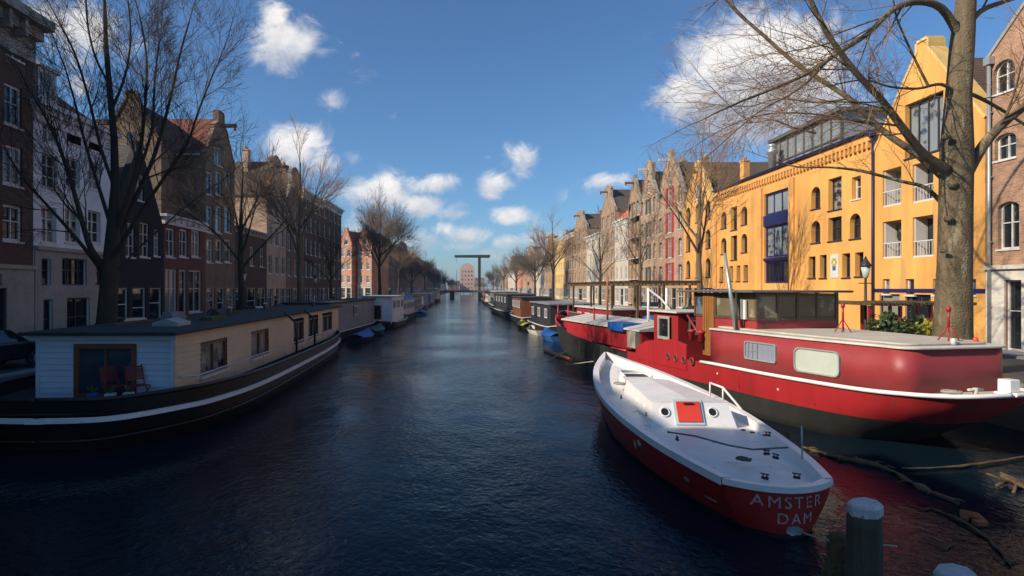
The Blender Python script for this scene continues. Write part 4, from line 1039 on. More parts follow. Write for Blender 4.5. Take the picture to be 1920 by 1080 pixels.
# long hatch
g = MB(); g.plan([(-1.7, 14.0), (1.7, 14.0), (1.7, 24.0), (-1.7, 24.0)], 1.1, 2.02); g.build('hatch_coaming', M['barge_red'], BG)
g = MB(); g.prism([(-1.85, 2.022), (1.85, 2.022), (1.85, 2.1), (0, 2.42), (-1.85, 2.1)], 13.9, 24.1)
for k in range(9): g.prism([(-1.87, 2.09), (-1.87, 2.12), (0, 2.445), (1.87, 2.12), (1.87, 2.09), (0, 2.41)][::-1], 14.5+k*1.1, 14.58+k*1.1)
g.build('hatch_cover', M['dirty_white'], BG)
g = MB(); g.box(-1.88, 15.5, 1.9, -.9, 17.2, 2.28+.02); o = g.build('hatch_tarpaulin', M['tarp_blue'], BG)
g = MB(); g.box(-1.95, 14.1, 1.25, -1.72, 14.9, 2.0); g.build('door_panel', M['stone'], BG)
for y_ in (15.8, 14.1):
    g = MB(); g.tube([(-.4, y_, 2.2), (-.4, y_, 4.0)], [.07, .06], 8); g.build('white_pole', M['white_paint'], BG)
g = MB(); g.tube([(-.4, 15.8, 3.95), (-.4, 14.6, 3.5), (-.5, 13.6, 3.0)], .05, 6); g.build('boom', M['dirty_white'], BG)
g = MB(); g.tube([(-.9, 19.4, 2.2), (-.9, 19.4, 4.6)], .06, 8); g.build('post', M['terracotta'], BG)
for y_ in (20.5, 24.6, 26.5):
    g = MB(); g.tube([(-1.2, y_, 1.6), (-1.2, y_, 2.9)], .05, 6); g.box(-1.3, y_-.3, 1.5, -.9, y_+.3, 2.2); g.build('winch', M['barge_red'], BG)
# floating fender beam
o = MB().tube([bgw(-2.75, 24.5, .06), bgw(-2.85, 22, .07), bgw(-2.8, 20, .05)], [.12, .14, .1], 10).build('fender_beam', M['terracotta']); tag(o, 'pale wooden fender beam floating beside the far part of the red barge', 'beam')

# ---------- small red and white boat
SB = thing('sailboat', 'red boat with white deck and red hatch lying in front of the big barge', 'boat', (5.2, 9.75, 0), math.radians(-1.6))
st = cr([(0, .88, .78, .56), (1.0, 1.13, .8, .85), (2.5, 1.38, .82, 1.15), (4.5, 1.56, .88, 1.35), (6.5, 1.56, .96, 1.3), (8.5, 1.36, 1.06, 1.0), (10.5, .97, 1.18, .6), (12.2, .46, 1.3, .2), (13.3, .03, 1.42, .0)], 6)
def bm2(s, j): return 0 if j < 4 else 1
hull_mesh(st, [(0, 0), (.25, 0), (.5, 0), (.75, 0), (.9, 0), (1, 0), (1, 1)], [M['boat_red'], M['boat_boot']], 'hull', SB, transom=True, matf=bm2)
def transom_y(x, z):  # rounded transom bulging aft, raked
    return -.42*(1-(x/1.0)**2)*1.0 + (.78-z)*.12
def transom_w(z):
    f = 1-z/.78; return .88+(.56-.88)*(max(0, min(1, f))**1.6) if z > 0 else .56*(1+.8*z)
g = MB(); nz_, nx_ = 8, 14
for i in range(nz_+1):
    z = .78-(.78+.35)*i/nz_
    for k in range(nx_+1):
        x = (-1+2*k/nx_)*transom_w(z); u = -1+2*k/nx_
        g.v.append((x, -.42*(1-u*u)*(1 if z > 0 else 1+z), z))
for i in range(nz_):
    for k in range(nx_):
        a_ = i*(nx_+1)+k; g.f.append((a_, a_+nx_+1, a_+nx_+2, a_+1)); g.sm.append(True); g.m.append(0 if (.78-1.13*(i+.5)/nz_) > .1 else 1)
g.build('transom', [M['boat_red'], M['boat_boot']], SB)
# deck with camber, thick white rim
g = MB()
rows_ = st
n = 10
def deckz(r, u): return r[2]-.13+.10*(1-u*u)-(.14 if r[0] > 7.4 else .14*max(0, (r[0]-6.4)))
cap = [(0, 0)]
for r in rows_:
    B = max(.01, r[1]-.05)
    for k in range(n+1):
        u = -1+2*k/n; g.v.append((u*B, r[0], deckz(r, u)))
for i in range(len(rows_)-1):
    for k in range(n): a_ = i*(n+1)+k; g.f.append((a_, a_+1, a_+n+2, a_+n+1)); g.m.append(0); g.sm.append(True)
b0 = len(g.v)
for j in range(4):
    for k in range(n+1):
        u = -1+2*k/n; f_ = j/3; g.v.append((u*.84, -.40*(1-u*u)*f_, .72+.1*(1-u*u)))
for j in range(3):
    for k in range(n): a_ = b0+j*(n+1)+k; g.f.append((a_, a_+n+1, a_+n+2, a_+1)); g.m.append(0); g.sm.append(True)
g.build('deck', mat('worn_deck_paint', (.78, .74, .68), .5, .2, 2.2, bump=.12, c2=(.5, .42, .34), thresh=.61), SB)
g = MB()
for sd in (-1, 1):
    pts = edge(st, sd, 0, .0); b0 = len(g.v)
    for p in pts:
        wv = .16 if p.y > 6.5 else .12; up = .07
        g.v += [(p.x+sd*.035, p.y, p.z-.07), (p.x+sd*.035, p.y, p.z+up), (p.x-sd*wv*min(1, abs(p.x)*3), p.y, p.z+up), (p.x-sd*wv*min(1, abs(p.x)*3), p.y, p.z-.3)]
    for i in range(len(pts)-1):
        for j in range(3): a_ = b0+i*4+j; g.f.append((a_, a_+1, a_+5, a_+4)); g.m.append(0); g.sm.append(False)
pts = [(u*.91, -.44*(1-u*u)) for u in [-1+2*k/14 for k in range(15)]]
b0 = len(g.v)
for x, y in pts: g.v += [(x, y-.02, .74), (x, y-.02, .84), (x*.9, y+.1, .84), (x*.9, y+.1, .7)]
for i in range(14):
    for j in range(3): a_ = b0+i*4+j; g.f.append((a_, a_+1, a_+5, a_+4)); g.m.append(0); g.sm.append(False)
g.build('rim', M['white_paint'], SB)
# cabin trunk
def trunk(y): return .95-.035*(y-3.8)
g = MB(); A = [(-.98, 3.75), (.98, 3.75), (.72, 7.6), (-.72, 7.6)]; T = [(-.88, 4.05), (.88, 4.05), (.62, 7.5), (-.62, 7.5)]
zb, zt = .76, 1.3
for i in range(4):
    j = (i+1) % 4; g.poly([(A[i][0], A[i][1], zb), (A[j][0], A[j][1], zb), (T[j][0], T[j][1], zt), (T[i][0], T[i][1], zt)])
m_ = [(T[0][0], T[0][1], zt), (0, T[0][1], zt+.07), (T[1][0], T[1][1], zt), (T[2][0], T[2][1], zt), (0, T[2][1], zt+.06), (T[3][0], T[3][1], zt)]
g.poly([m_[0], m_[1], m_[4], m_[5]]); g.poly([m_[1], m_[2], m_[3], m_[4]]); g.poly([m_[0], m_[2], m_[1]])
o = g.build('cabin_trunk', M['white_paint'], SB); bev(o, .05, 3)
tl = math.atan2(.3, .56)
def on_rear(px_x, zc): # point on the raked rear face of the cabin
    return (px_x, 3.75+.3*(zc-zb)/(zt-zb), zc)
h = MB(); h.box(-.33, -.04, -.3, .33, -.005, .3, 0); h.box(-.27, -.07, -.24, .27, -.041, .24, 1); h.box(-.1, -.1, .16, .12, -.071, .2, 2)
o = h.build('hatch', [M['skyblue'], M['bright_red'], M['black_iron']], SB, on_rear(-.08, 1.1)); o.rotation_euler = (-tl, 0, 0)
def porthole(loc, rot, r=.09):
    h = MB(); h.lathe([(r+.03, 0), (r+.03, .025), (r, .03), (r, .012)], (0, 0, 0), 14, 0); h.lathe([(r, 0), (r, .016)], (0, 0, 0), 14, 1)
    o = h.build('porthole', [M['white_paint'], M['black_iron']], SB, loc); o.rotation_euler = rot
porthole(on_rear(-.62, 1.1), (math.pi/2-tl, 0, 0)); porthole(on_rear(.48, 1.1), (math.pi/2-tl, 0, 0))
for y_ in (4.7, 5.6): porthole((-.92+.065*(y_-3.75)+.02, y_, 1.1), (0, -math.pi/2+.18, 0), .1)
# forward hatch
h = MB(); h.box(-.42, 8.55, .98, .42, 9.3, 1.22, 0); h.box(-.34, 8.62, 1.221, .34, 9.23, 1.225, 1); h.tube([(-.42, 8.55, 1.23), (-.42, 9.3, 1.3), (.42, 9.3, 1.3), (.42, 8.55, 1.23)], .05, 8, 0)
h.build('hatch', [M['white_paint'], M['black_iron']], SB)
# traveller, cleats, toe rails, ropes
h = MB(); h.tube([(-.95, 2.7, .94), (-.55, 2.2, .98), (-.15, 1.55, .97), (.2, 1.3, .96), (.95, 1.5, .95)], .018, 6); h.build('sheet_track', M['grey_roof'], SB)
for (x, y, z) in ((-1.05, 2.35, .88), (-1.1, 4.4, .93), (.55, .95, .92), (.5, 1.2, .92), (1.35, 2.6, .92), (-.25, -.02, .86), (.45, .08, .84), (1.2, 4.6, .95), (-1.3, 6.3, 1.0), (.2, 8.2, 1.1), (-.6, 7.9, 1.1)):
    h = MB(); h.tube([(-.09, 0, .07), (.09, 0, .07)], .016, 6); h.tube([(-.04, 0, 0), (-.04, 0, .07)], .014, 6); h.tube([(.04, 0, 0), (.04, 0, .07)], .014, 6); h.box(-.07, -.03, -.04, .07, .03, .012)
    h.build('cleat', M['black_iron'], SB, (x*.82, y, z), R.random()*3).scale = (.75, .75, .75)
for (x, y) in ((.75, 2.95), (.85, 2.75), (1.0, 2.5)):
    h = MB(); h.lathe([(.05, 0), (.055, .02), (.0, .03)], (x, y, .92), 8); h.build('deck_fitting', M['rust'], SB)
h = MB(); h.tube([(1.3, 6.2, .95), (1.3, 6.2, 1.45)], .02, 6); h.tube([(1.4, 5.6, .95), (1.4, 5.6, 1.4)], .02, 6); h.tube([(1.3, 6.2, 1.43), (1.4, 5.6, 1.4), (1.62, 5.0, .95)], .03, 8); h.build('pushpit', M['white_paint'], SB)
h = MB(); h.tube([(.9, .9, .9), (.9, .92, 1.5)], .012, 6); h.build('flag_pole', M['steel'], SB)
# lettering on the transom
def letters(txt, size, z0, xc, name, rot=0):
    cu = bpy.data.curves.new('t', 'FONT'); cu.body = txt; cu.size = size; cu.align_x = 'CENTER'; cu.space_character = 1.25; cu.resolution_u = 3
    o = bpy.data.objects.new('t', cu); COL.objects.link(o); bpy.context.view_layer.update()
    me = bpy.data.meshes.new_from_object(o); COL.objects.unlink(o); bpy.data.objects.remove(o)
    import bmesh
    bm_ = bmesh.new(); bm_.from_mesh(me); bmesh.ops.triangulate(bm_, faces=bm_.faces[:])
    bmesh.ops.subdivide_edges(bm_, edges=bm_.edges[:], cuts=1)
    for v in bm_.verts:
        x = xc+v.co.x; z = z0+v.co.y; u = x/transom_w(z); u = max(-1.3, min(1.3, u))
        v.co = Vector((x, -.42*(1-u*u)-.008, z))
    bm_.to_mesh(me); bm_.free(); me.name = name; me.materials.clear(); me.materials.append(M['letter'])
    return ob(name, me, SB)
letters('AMSTER', .27, .49, .02, 'lettering'); letters('DAM', .25, .24, .1, 'lettering')
h = MB(); cpts = []
for k in range(14): a_ = 2*math.pi*k/14; rr2 = .09+.06*R.random(); cpts.append((.06+1.4*rr2*math.cos(a_), .14+.75*rr2*math.sin(a_)))
h.poly([(x, -.42*(1-(x/transom_w(z))**2)-.01, z) for x, z in cpts]); h.build('paint_patch', M['steel'], SB)
for (x, y, z, s_) in ((-1.66, 7.6, .62, .1), (-1.66, 4.7, .5, .05), (-1.72, 5.2, .3, .13), (-1.2, 1.4, .2, .04)):
    pass
def on_hull(s_, f, side=-1):
    for i in range(len(st)-1):
        if st[i][0] <= s_ <= st[i+1][0]:
            k = (s_-st[i][0])/(st[i+1][0]-st[i][0]); r = [st[i][c]+(st[i+1][c]-st[i][c])*k for c in range(4)]
            return (side*(r[1]+(r[3]-r[1])*f**1.6+.012), s_, r[2]*(1-f))
for (s_, f0, ls, lf, m_) in ((1.15, .45, .12, .1, 'letter'), (3.15, .3, .16, .13, 'dirty_white'), (3.45, .45, .1, .16, 'dirty_white'), (5.2, .25, .1, .08, 'letter'), (6.7, .5, .2, .05, 'letter'), (8.4, .3, .12, .14, 'letter'), (.5, .62, .2, .04, 'letter')):
    h = MB(); n_ = 11; c_ = []
    for k in range(n_):
        a_ = 2*math.pi*k/n_; q_ = R.uniform(.5, 1); c_.append(on_hull(s_+ls*q_*math.cos(a_), f0+lf*q_*math.sin(a_)))
    m0 = on_hull(s_, f0)
    for k in range(n_): h.poly([m0, c_[k], c_[(k+1) % n_]])
    h.build('paint_scuff', M[m_], SB)
def coil(label, loc, r, tr, m='rope', turns=4):
    pts = [(r*(1-.12*k/16)*math.cos(k*math.pi/8), r*(1-.12*k/16)*math.sin(k*math.pi/8), tr+tr*1.3*(k/16)) for k in range(16*turns+1)] if turns < 4 else [(r*(.35+.65*k/64)*math.cos(k*math.pi/8), r*(.35+.65*k/64)*math.sin(k*math.pi/8), tr*(1+.4*math.sin(k))) for k in range(65)]
    o = MB().tube(pts, tr, 6).build('rope_coil', M[m], None, loc); tag(o, label, 'rope'); return o
coil('coiled rope lying forward on the red and white boat deck', (4.75, 17.9, 1.07), .2, .02)
coil('small dark rope coil at the stern of the red and white boat', (5.0, 10.5, .93), .13, .014, 'post_wood')
coil('rope coil on the near end deck of the big red barge', bgw(-.75, .75, 1.56), .2, .022)
o = MB().tube([(5.35, 9.35, .12), (5.6, 9.2, .06), (5.9, 9.0, .1), (6.2, 8.4, .3)], .015, 6).build('mooring_rope', M['rope']); tag(o, 'thin grey mooring rope from the red boat stern to the mossy stump', 'rope')
o = MB().tube([(4.85, 22.0, 1.25), (4.2, 25, .7), (3.9, 28, .5), bgw(-2.5, 18.5, 1.2)], .018, 6).build('mooring_rope', M['rope']); tag(o, 'pale mooring rope between the red boat bow and the big barge', 'rope')

# ---------- other boats
def small_houseboat(label, x, y, rz, Lh, wh, cab, hz, wallm, roofm, hullm, nwin=4, group=None, domed=False, hullz=.8, cabz0=None):
    t = thing('houseboat', label, 'boat', (x, y, 0), rz, group)
    hw = wh/2
    s_ = cr([(0, hw*.15, hullz+.2, hw*.1), (Lh*.05, hw*.75, hullz+.1, hw*.6), (Lh*.15, hw, hullz, hw*.92), (Lh*.85, hw, hullz, hw*.92), (Lh*.95, hw*.7, hullz+.15, hw*.5), (Lh, .05, hullz+.4, 0)], 4)
    hull_mesh(s_, [(0, 0), (.3, 0), (.7, 0), (1, 0), (1, 1)], [M[hullm]], 'hull', t)
    deck_mesh(s_, .03, .05, .03, 'deck', M['grey_roof'], t)
    g = MB()
    for sd in (-1, 1): g.tube(edge(s_, sd, .02, .0), .05, 6)
    g.build('rail', M['dirty_white'], t)
    c0, c1 = Lh*cab[0], Lh*cab[1]; cw = hw*.82
    g = MB(); g.box(-cw, c0, hullz-.1, cw, c1, hz); g.build('cabin', M[wallm], t)
    g = MB()
    if domed: g.prism([(cw*1.06*math.cos(math.pi*i/12), hz+.003+.5*math.sin(math.pi*i/12)) for i in range(13)], c0-.15, c1+.15)
    else: g.box(-cw-.15, c0-.2, hz+.003, cw+.15, c1+.2, hz+.12)
    g.build('roof', M[roofm], t)
    for i in range(nwin):
        yc = c0+(c1-c0)*(i+.5)/nwin; ww = min(1.3, (c1-c0)/nwin*.6); hh = min(.8, (hz-hullz)*.5)
        for sd in (-1, 1):
            w_ = window(t, -ww/2, 0, ww/2, hh, nx=2, nz=1, fm='white_trim', gm='glass_dark', depth=.0, sill=False); w_.location = (sd*(cw+.05), yc, hz-.35-hh); w_.rotation_euler = (0, 0, sd*math.pi/2)
    w_ = window(t, -.5, 0, .5, (hz-hullz)*.55, nx=1, nz=1, fm='brown_wood', gm='glass_dark', depth=.0, sill=False); w_.location = (0, c0-.05, hullz+.3)
    return t
def px_at(px, Y): return (px-CX)*Y/F
D = math.degrees
small_houseboat('long grey walled houseboat behind the nearest one, with blank side', -11.3, 41.6, math.radians(-3), 16.5, 4.0, (.02, .98), 2.85, 'tarp_grey', 'boat_roof', 'hull_black', 1, hullz=.75)
small_houseboat('small houseboat with sunlit white square end cabin on the left bank', -8.7, 57.6, math.radians(-2), 11, 3.8, (.05, .8), 3.1, 'white_plaster', 'dirty_white', 'hull_black', 3, hullz=.6)
small_houseboat('white boat under a bright blue cover on the left bank', -9.0, 70.0, math.radians(-2), 15, 3.9, (.08, .85), 2.5, 'white_trim', 'tarp_blue', 'hull_black', 4, domed=True)
small_houseboat('dark green houseboat beyond the blue covered one', -9.2, 88.0, 0, 19, 4.0, (.1, .9), 2.6, 'green_paint', 'tarp_green', 'hull_black', 4)
small_houseboat('grey houseboat in the farther left bank line', -9.6, 110, 0, 20, 4.4, (.1, .9), 2.7, 'tarp_grey', 'boat_roof', 'hull_black', 4)
small_houseboat('dark blue barge in the farther left bank line', -9.8, 134, 0, 24, 4.4, (.2, .9), 2.6, 'blue_paint', 'dirty_white', 'hull_black', 4)
small_houseboat('farthest houseboat seen on the left bank', -9.8, 166, 0, 24, 5.0, (.1, .9), 3.4, 'cream_plaster', 'slate', 'hull_black', 4)
small_houseboat('black cabined boat with grey roof next beyond the big red barge', 8.8, 47.0, math.radians(3), 12, 4.0, (.1, .9), 2.6, 'dark_frame', 'tarp_grey', 'hull_black', 3)
small_houseboat('dark boat with a small orange brown cabin on the right bank', 8.2, 61.0, math.radians(2), 14, 4.2, (.3, .85), 2.9, 'brown_wood', 'tarp_green', 'hull_black', 4)
small_houseboat('black barge with a grey roof and wide dark bow on the right bank', 8.0, 78, math.radians(3), 24, 4.8, (.1, .85), 3.1, 'dark_frame', 'grey_roof', 'hull_black', 5)
small_houseboat('dark houseboat with a pale roof edge farther down the right bank', 7.8, 104, 0, 26, 5.0, (.1, .9), 3.3, 'green_paint', 'dirty_white', 'hull_black', 5)
small_houseboat('cream boat far down the right bank near the drawbridge', 7.2, 134, 0, 20, 4.2, (.1, .8), 2.6, 'cream_plaster', 'grey_roof', 'hull_black', 4)
small_houseboat('far brown boat on the right bank before the drawbridge', 7.4, 158, 0, 22, 4.4, (.1, .8), 3.0, 'brown_wood', 'slate', 'hull_black', 4)
# second barge moored outside the red one, with a pergola
t = small_houseboat('maroon barge moored behind the big red one, wooden canopy on deck', 12.6, 33.5, math.radians(8), 22, 4.2, (.3, .62), 2.5, 'barge_maroon', 'dirty_white', 'hull_tar', 4, hullz=1.1)
g = MB()
for x in (-1.7, 0, 1.7):
    for y in (2.5, 6.5, 10.5, 14.5): g.box(x-.06, y-.06, 1.0, x+.06, y+.06, 4.3)
for y in [2.0+.8*k for k in range(17)]: g.box(-2.1, y-.05, 4.303, 2.1, y+.05, 4.45)
for x in (-1.7, 1.7): g.box(x-.07, 1.8, 4.16, x+.07, 15.2, 4.3)
g.build('canopy', M['terracotta'] if False else M['log'], t)
g = MB(); g.lathe([(.5, 0), (.5, .9), (.3, 1.0)], (.4, 5.0, 1.2), 14); g.build('water_tank', M['blue_paint'], t)
# covered dinghies
def dinghy(label, x, y, rz, Lh, wh, tarp, hullm, group=None):
    t = thing('dinghy', label, 'dinghy', (x, y, 0), rz, group); hw = wh/2
    s_ = cr([(0, hw*.7, .4, hw*.5), (Lh*.3, hw, .38, hw*.8), (Lh*.7, hw*.85, .42, hw*.6), (Lh, .03, .62, 0)], 5)
    hull_mesh(s_, [(0, 0), (.5, 0), (1, 0), (1, .5)], [M[hullm]], 'hull', t, transom=True)
    if tarp:
        o = deck_mesh(s_, -.04, -.02, .22, 'cover', M[tarp], t, n=10)
    else:
        for k in (.25, .5, .75): g = MB(); g.box(-hw*.9, Lh*k-.12, .28, hw*.9, Lh*k+.12, .33); g.build('thwart', M['brown_wood'], t)
        deck_mesh(s_, .1, .3, 0, 'floor', M['grey_roof'], t)
    return t
dinghy('dinghy under a bright blue tarpaulin at the far tip of the nearest houseboat', -7.9, 42.4, math.radians(-3), 4.6, 1.7, 'tarp_blue', 'hull_black')
dinghy('dark dinghy beyond the blue covered one against the grey houseboat', -7.9, 48.6, math.radians(-4), 4.6, 1.6, 'tarp_green', 'hull_black')
dinghy('small blue dinghy at the end of the left houseboats', -6.3, 84, 0, 5, 1.9, 'tarp_blue', 'blue_paint')
dinghy('open white rowing boat beside the dark boats on the right', 6.6, 49.5, math.radians(6), 4.5, 1.5, None, 'dirty_white')
dinghy('blue dinghy at the tip of the big red barge', 7.0, 43.5, math.radians(5), 4.2, 1.6, 'tarp_blue', 'blue_paint')
dinghy('yellow dinghy on the right among dark boats', 6.2, 56, math.radians(4), 4.2, 1.5, 'leafy_yellow', 'hull_black')

# ================================================================== TREES
def rv(d, ang, rnd):
    """d turned by ang about a random axis perpendicular to it"""
    a = Vector((rnd.uniform(-1, 1), rnd.uniform(-1, 1), rnd.uniform(-1, 1))); p = d.cross(a)
    if p.length < 1e-3: p = d.cross(Vector((1, 0, 0)))
    return (Matrix.Rotation(ang, 3, p.normalized()) @ d).normalized()
MINR = [.006]
def grow(wood, twig, p, d, ln, r, lev, rnd, up=.1, spread=.6, kids=3, thr=.035, bend=.16):
    segs = 4 if lev > 0 else 3; pts = [p.copy()]; rad = [r]; q = p.copy(); dd = d.copy(); dirs = []
    tip = r*.55 if lev > 0 else r*.35
    for i in range(segs):
        dd = (rv(dd, rnd.uniform(0, bend), rnd)+Vector((0, 0, up*.25))).normalized(); q = q+dd*(ln/segs); pts.append(q.copy()); rad.append(r+(tip-r)*(i+1)/segs); dirs.append(dd.copy())
    (wood if r > thr else twig).tube(pts, rad, 7 if r > .1 else 5 if r > thr else 3, cap=False)
    if lev <= 0: return
    n = kids+(1 if rnd.random() < .5 else 0)
    for k in range(n):
        f_ = .3+.7*(k+rnd.random()*.8)/n; f_ = min(.98, f_); i = min(segs-1, int(f_*segs)); pp = pts[i].lerp(pts[i+1], f_*segs-i)
        grow(wood, twig, pp, rv(dirs[i], rnd.uniform(.6, 1.2)*spread, rnd), ln*rnd.uniform(.55, .8), max(MINR[0], (rad[i])*rnd.uniform(.45, .62)), lev-1, rnd, up, spread, kids, thr, bend)
    grow(wood, twig, q, rv(dd, .15, rnd), ln*.72, tip, lev-1, rnd, up, spread, kids, thr, bend)
def limb(wood, pts, r0, r1, n=10):
    r0 *= .85; c = cr([tuple(p) for p in pts], 4); k = len(c); rad = [r0+(r1-r0)*(i/(k-1))**.7 for i in range(k)]
    wood.tube([Vector(p) for p in c], rad, n, cap=False); return [Vector(p) for p in c], rad
def tree_thing(name, label, wood, twig, bm_, tm, loc=(0, 0, 0), group=None):
    t = thing(name, label, 'tree', loc, 0, group)
    def rel(m): m.v = [(v[0]-loc[0], v[1]-loc[1], v[2]-loc[2]) for v in m.v]
    rel(wood); rel(twig)
    wood.build('trunk', M[bm_], t); twig.build('crown', M[tm], t)
    return t

# big right tree: limbs laid out in depth Y per point
rnd = random.Random(11)
wood, twig = MB(), MB()
Y0 = 19.8
TR = [PX(1783, 692, Y0), PX(1786, 620, Y0), PX(1790, 500, Y0), PX(1792, 380, Y0), PX(1794, 280, Y0), PX(1797, 180, Y0), PX(1804, 80, Y0), PX(1815, -40, Y0), PX(1830, -200, Y0), PX(1850, -360, Y0)]
TR[0].z = 1.0
rt = [.68, .54, .48, .465, .46, .36, .34, .25, .17, .1]
wood.tube(TR, rt, 20, cap=False)
def big_limb(spec, r0, r1, kids=1.0, lev=3, up=.0, ln=1.5, start=.25, down=0, spread=.75):
    pts = [PX(x, y, Y0+dy) for x, y, dy in spec]
    c, rad = limb(wood, pts, r0, r1, 9)
    k = len(c); tot = max(2, int(kids*k*.62))
    for i in range(tot):
        f_ = start+(1-start)*(i+rnd.random())/tot; j = min(k-2, int(f_*(k-1))); d = (c[j+1]-c[j]).normalized()
        rr3 = max(.014, rad[j]*rnd.uniform(.22, .42))
        dd = rv(d, rnd.uniform(.45, 1.1), rnd); dd = (dd+Vector((-.25, 0, down))).normalized()
        grow(wood, twig, c[j], dd, ln*rnd.uniform(.7, 1.3)*(1.15-.4*f_), rr3, lev, rnd, up, spread, 2, .03)
    grow(wood, twig, c[-1], (c[-1]-c[-2]).normalized(), ln, r1, lev, rnd, up, spread, 2, .03)
big_limb([(1772, 315, -.2), (1735, 292, -.4), (1700, 250, -.8), (1655, 190, -1.2), (1600, 130, -1.6), (1550, 60, -2), (1510, -20, -2.3), (1460, -120, -2.6)], .2, .05, 1.1, 3, .02)
big_limb([(1768, 330, .2), (1720, 290, .5), (1655, 245, 1.0), (1585, 180, 1.4), (1500, 125, 1.8), (1430, 65, 2.2), (1370, 10, 2.6), (1320, -60, 3)], .17, .04, 1.1, 3, .0)
big_limb([(1800, 70, 0), (1765, 15, -.3), (1715, 4, -.6), (1670, 22, -.9), (1625, 65, -1.2), (1570, 100, -1.5), (1520, 135, -1.8), (1440, 170, -2.2), (1390, 190, -2.5)], .17, .035, 1.3, 3, -.05, down=-.2)
big_limb([(1770, 385, .2), (1735, 352, .6), (1690, 340, 1.0), (1620, 322, 1.5), (1560, 314, 2), (1495, 313, 2.6), (1450, 300, 3)], .1, .025, .5, 2, .03, ln=.9)
big_limb([(1810, 330, 0), (1842, 275, -.2), (1880, 232, -.4), (1925, 195, -.6), (1990, 120, -.8), (2050, 20, -1)], .24, .08, .7, 3, .1)
big_limb([(1795, 178, 0), (1765, 158, -.3), (1720, 166, -.5), (1670, 163, -.7), (1620, 150, -1), (1560, 160, -1.4)], .08, .02, .8, 2, .0, ln=1)
big_limb([(1740, 160, -.5), (1715, 110, -.6), (1690, 55, -.7), (1678, 20, -.8), (1668, -60, -1)], .055, .02, .6, 2, .1, ln=1)
big_limb([(1800, 168, 0), (1840, 185, .3), (1888, 212, .5), (1930, 240, .7)], .09, .04, .4, 2, .1, ln=1)
big_limb([(1640, 235, 1.2), (1570, 220, 1.0), (1500, 212, .8), (1430, 215, .6), (1370, 235, .4), (1320, 262, .2)], .05, .014, 1.5, 2, -.05, ln=1.2, start=.0, down=-.1)
big_limb([(1590, 185, 1.4), (1530, 192, 1.6), (1460, 185, 1.8), (1400, 200, 2), (1330, 195, 2.2)], .05, .014, 1.5, 2, -.05, ln=1.2, start=.0, down=-.1)
big_limb([(1560, 105, -1.6), (1500, 165, -1.6), (1430, 205, -1.6), (1380, 245, -1.7), (1330, 290, -1.8)], .05, .014, 1.5, 2, -.05, ln=1.2, start=.0, down=-.1)
big_limb([(1530, 250, 1.0), (1490, 240, 1.0), (1450, 225, 1.0), (1400, 225, 1.0), (1330, 160, 1.0)], .04, .014, 1.3, 2, -.0, ln=1.1, start=.0)
big_limb([(1805, 60, 0), (1840, 20, .3), (1890, 0, .6), (1950, -30, 1)], .14, .06, .6, 3, .1)
big_limb([(1810, -20, 0), (1740, -90, .5), (1650, -120, 1), (1550, -130, 1.5), (1450, -100, 2), (1380, -40, 2.4)], .15, .04, 1.0, 3, -.05, down=-.35)
for (px_, py_, r_) in ((1778, 255, .13), (1790, 345, .16), (1782, 410, .13), (1772, 470, .08), (1806, 560, .07)):
    c = PX(px_, py_, Y0-.41); r_ *= .7
    wood.tube([c+Vector((0, .14, 0)), c+Vector((0, .02, 0)), c+Vector((0, -.035, 0)), c+Vector((0, -.03, 0)), c+Vector((0, .02, 0))], [r_*1.3, r_*1.15, r_*.8, r_*.55, r_*.1], 10)
tree_thing('plane_tree', 'huge bare tree with thick mottled trunk in front of the yellow gabled warehouse', wood, twig, 'bark', 'twig', (TR[0].x, TR[0].y, 1.1))

# big left tree
wood, twig = MB(), MB(); Y0 = 23.0
TL = [PX(196, 684, Y0), PX(200, 600, Y0), PX(206, 520, Y0), PX(212, 430, Y0), PX(216, 350, Y0), PX(214, 260, Y0), PX(206, 170, Y0), PX(199, 90, Y0), PX(196, 10, Y0), PX(192, -60, Y0)]
TL[0].z = 1.0
wood.tube(TL, [.46, .36, .32, .24, .16, .13, .11, .09, .06, .04], 14, cap=False)
def limbL(spec, r0, r1, kids=.9, lev=3, up=.12, ln=1.6, start=.3, spread=.62):
    pts = [PX(x, y, Y0+dy) for x, y, dy in spec]; c, rad = limb(wood, pts, r0, r1, 8); k = len(c); tot = max(2, int(kids*k*.8))
    for i in range(tot):
        f_ = start+(1-start)*(i+rnd.random())/tot; j = min(k-2, int(f_*(k-1))); d = (c[j+1]-c[j]).normalized()
        grow(wood, twig, c[j], rv(d, rnd.uniform(.4, .9), rnd), ln*rnd.uniform(.6, 1.2)*(1.15-.4*f_), max(.014, rad[j]*rnd.uniform(.3, .5)), lev, rnd, up, spread, 3, .03)
    grow(wood, twig, c[-1], (c[-1]-c[-2]).normalized(), ln, r1, lev, rnd, up, spread, 3, .03)
limbL([(195, 500, 0), (170, 465, -.3), (150, 400, -.6), (130, 330, -.8), (105, 260, -1), (80, 210, -1.2)], .17, .04)
limbL([(198, 520, .2), (170, 480, .5), (120, 420, .8), (75, 370, 1), (40, 330, 1.2), (10, 280, 1.4)], .12, .03, .6)
limbL([(210, 430, 0), (185, 350, .3), (160, 270, .6), (140, 190, .9), (120, 120, 1)], .11, .03)
limbL([(214, 350, 0), (190, 280, -.3), (165, 180, -.6), (140, 100, -.9), (110, 40, -1.1)], .09, .03)
limbL([(216, 440, 0), (240, 370, -.2), (262, 290, -.4), (272, 200, -.6), (275, 110, -.8), (262, 30, -1)], .13, .03)
limbL([(214, 460, .2), (250, 380, .6), (290, 290, 1), (318, 190, 1.4), (338, 100, 1.8), (355, 40, 2)], .15, .03)
limbL([(225, 420, 0), (258, 330, .3), (285, 240, .5), (290, 150, .7), (300, 70, .9)], .1, .03)
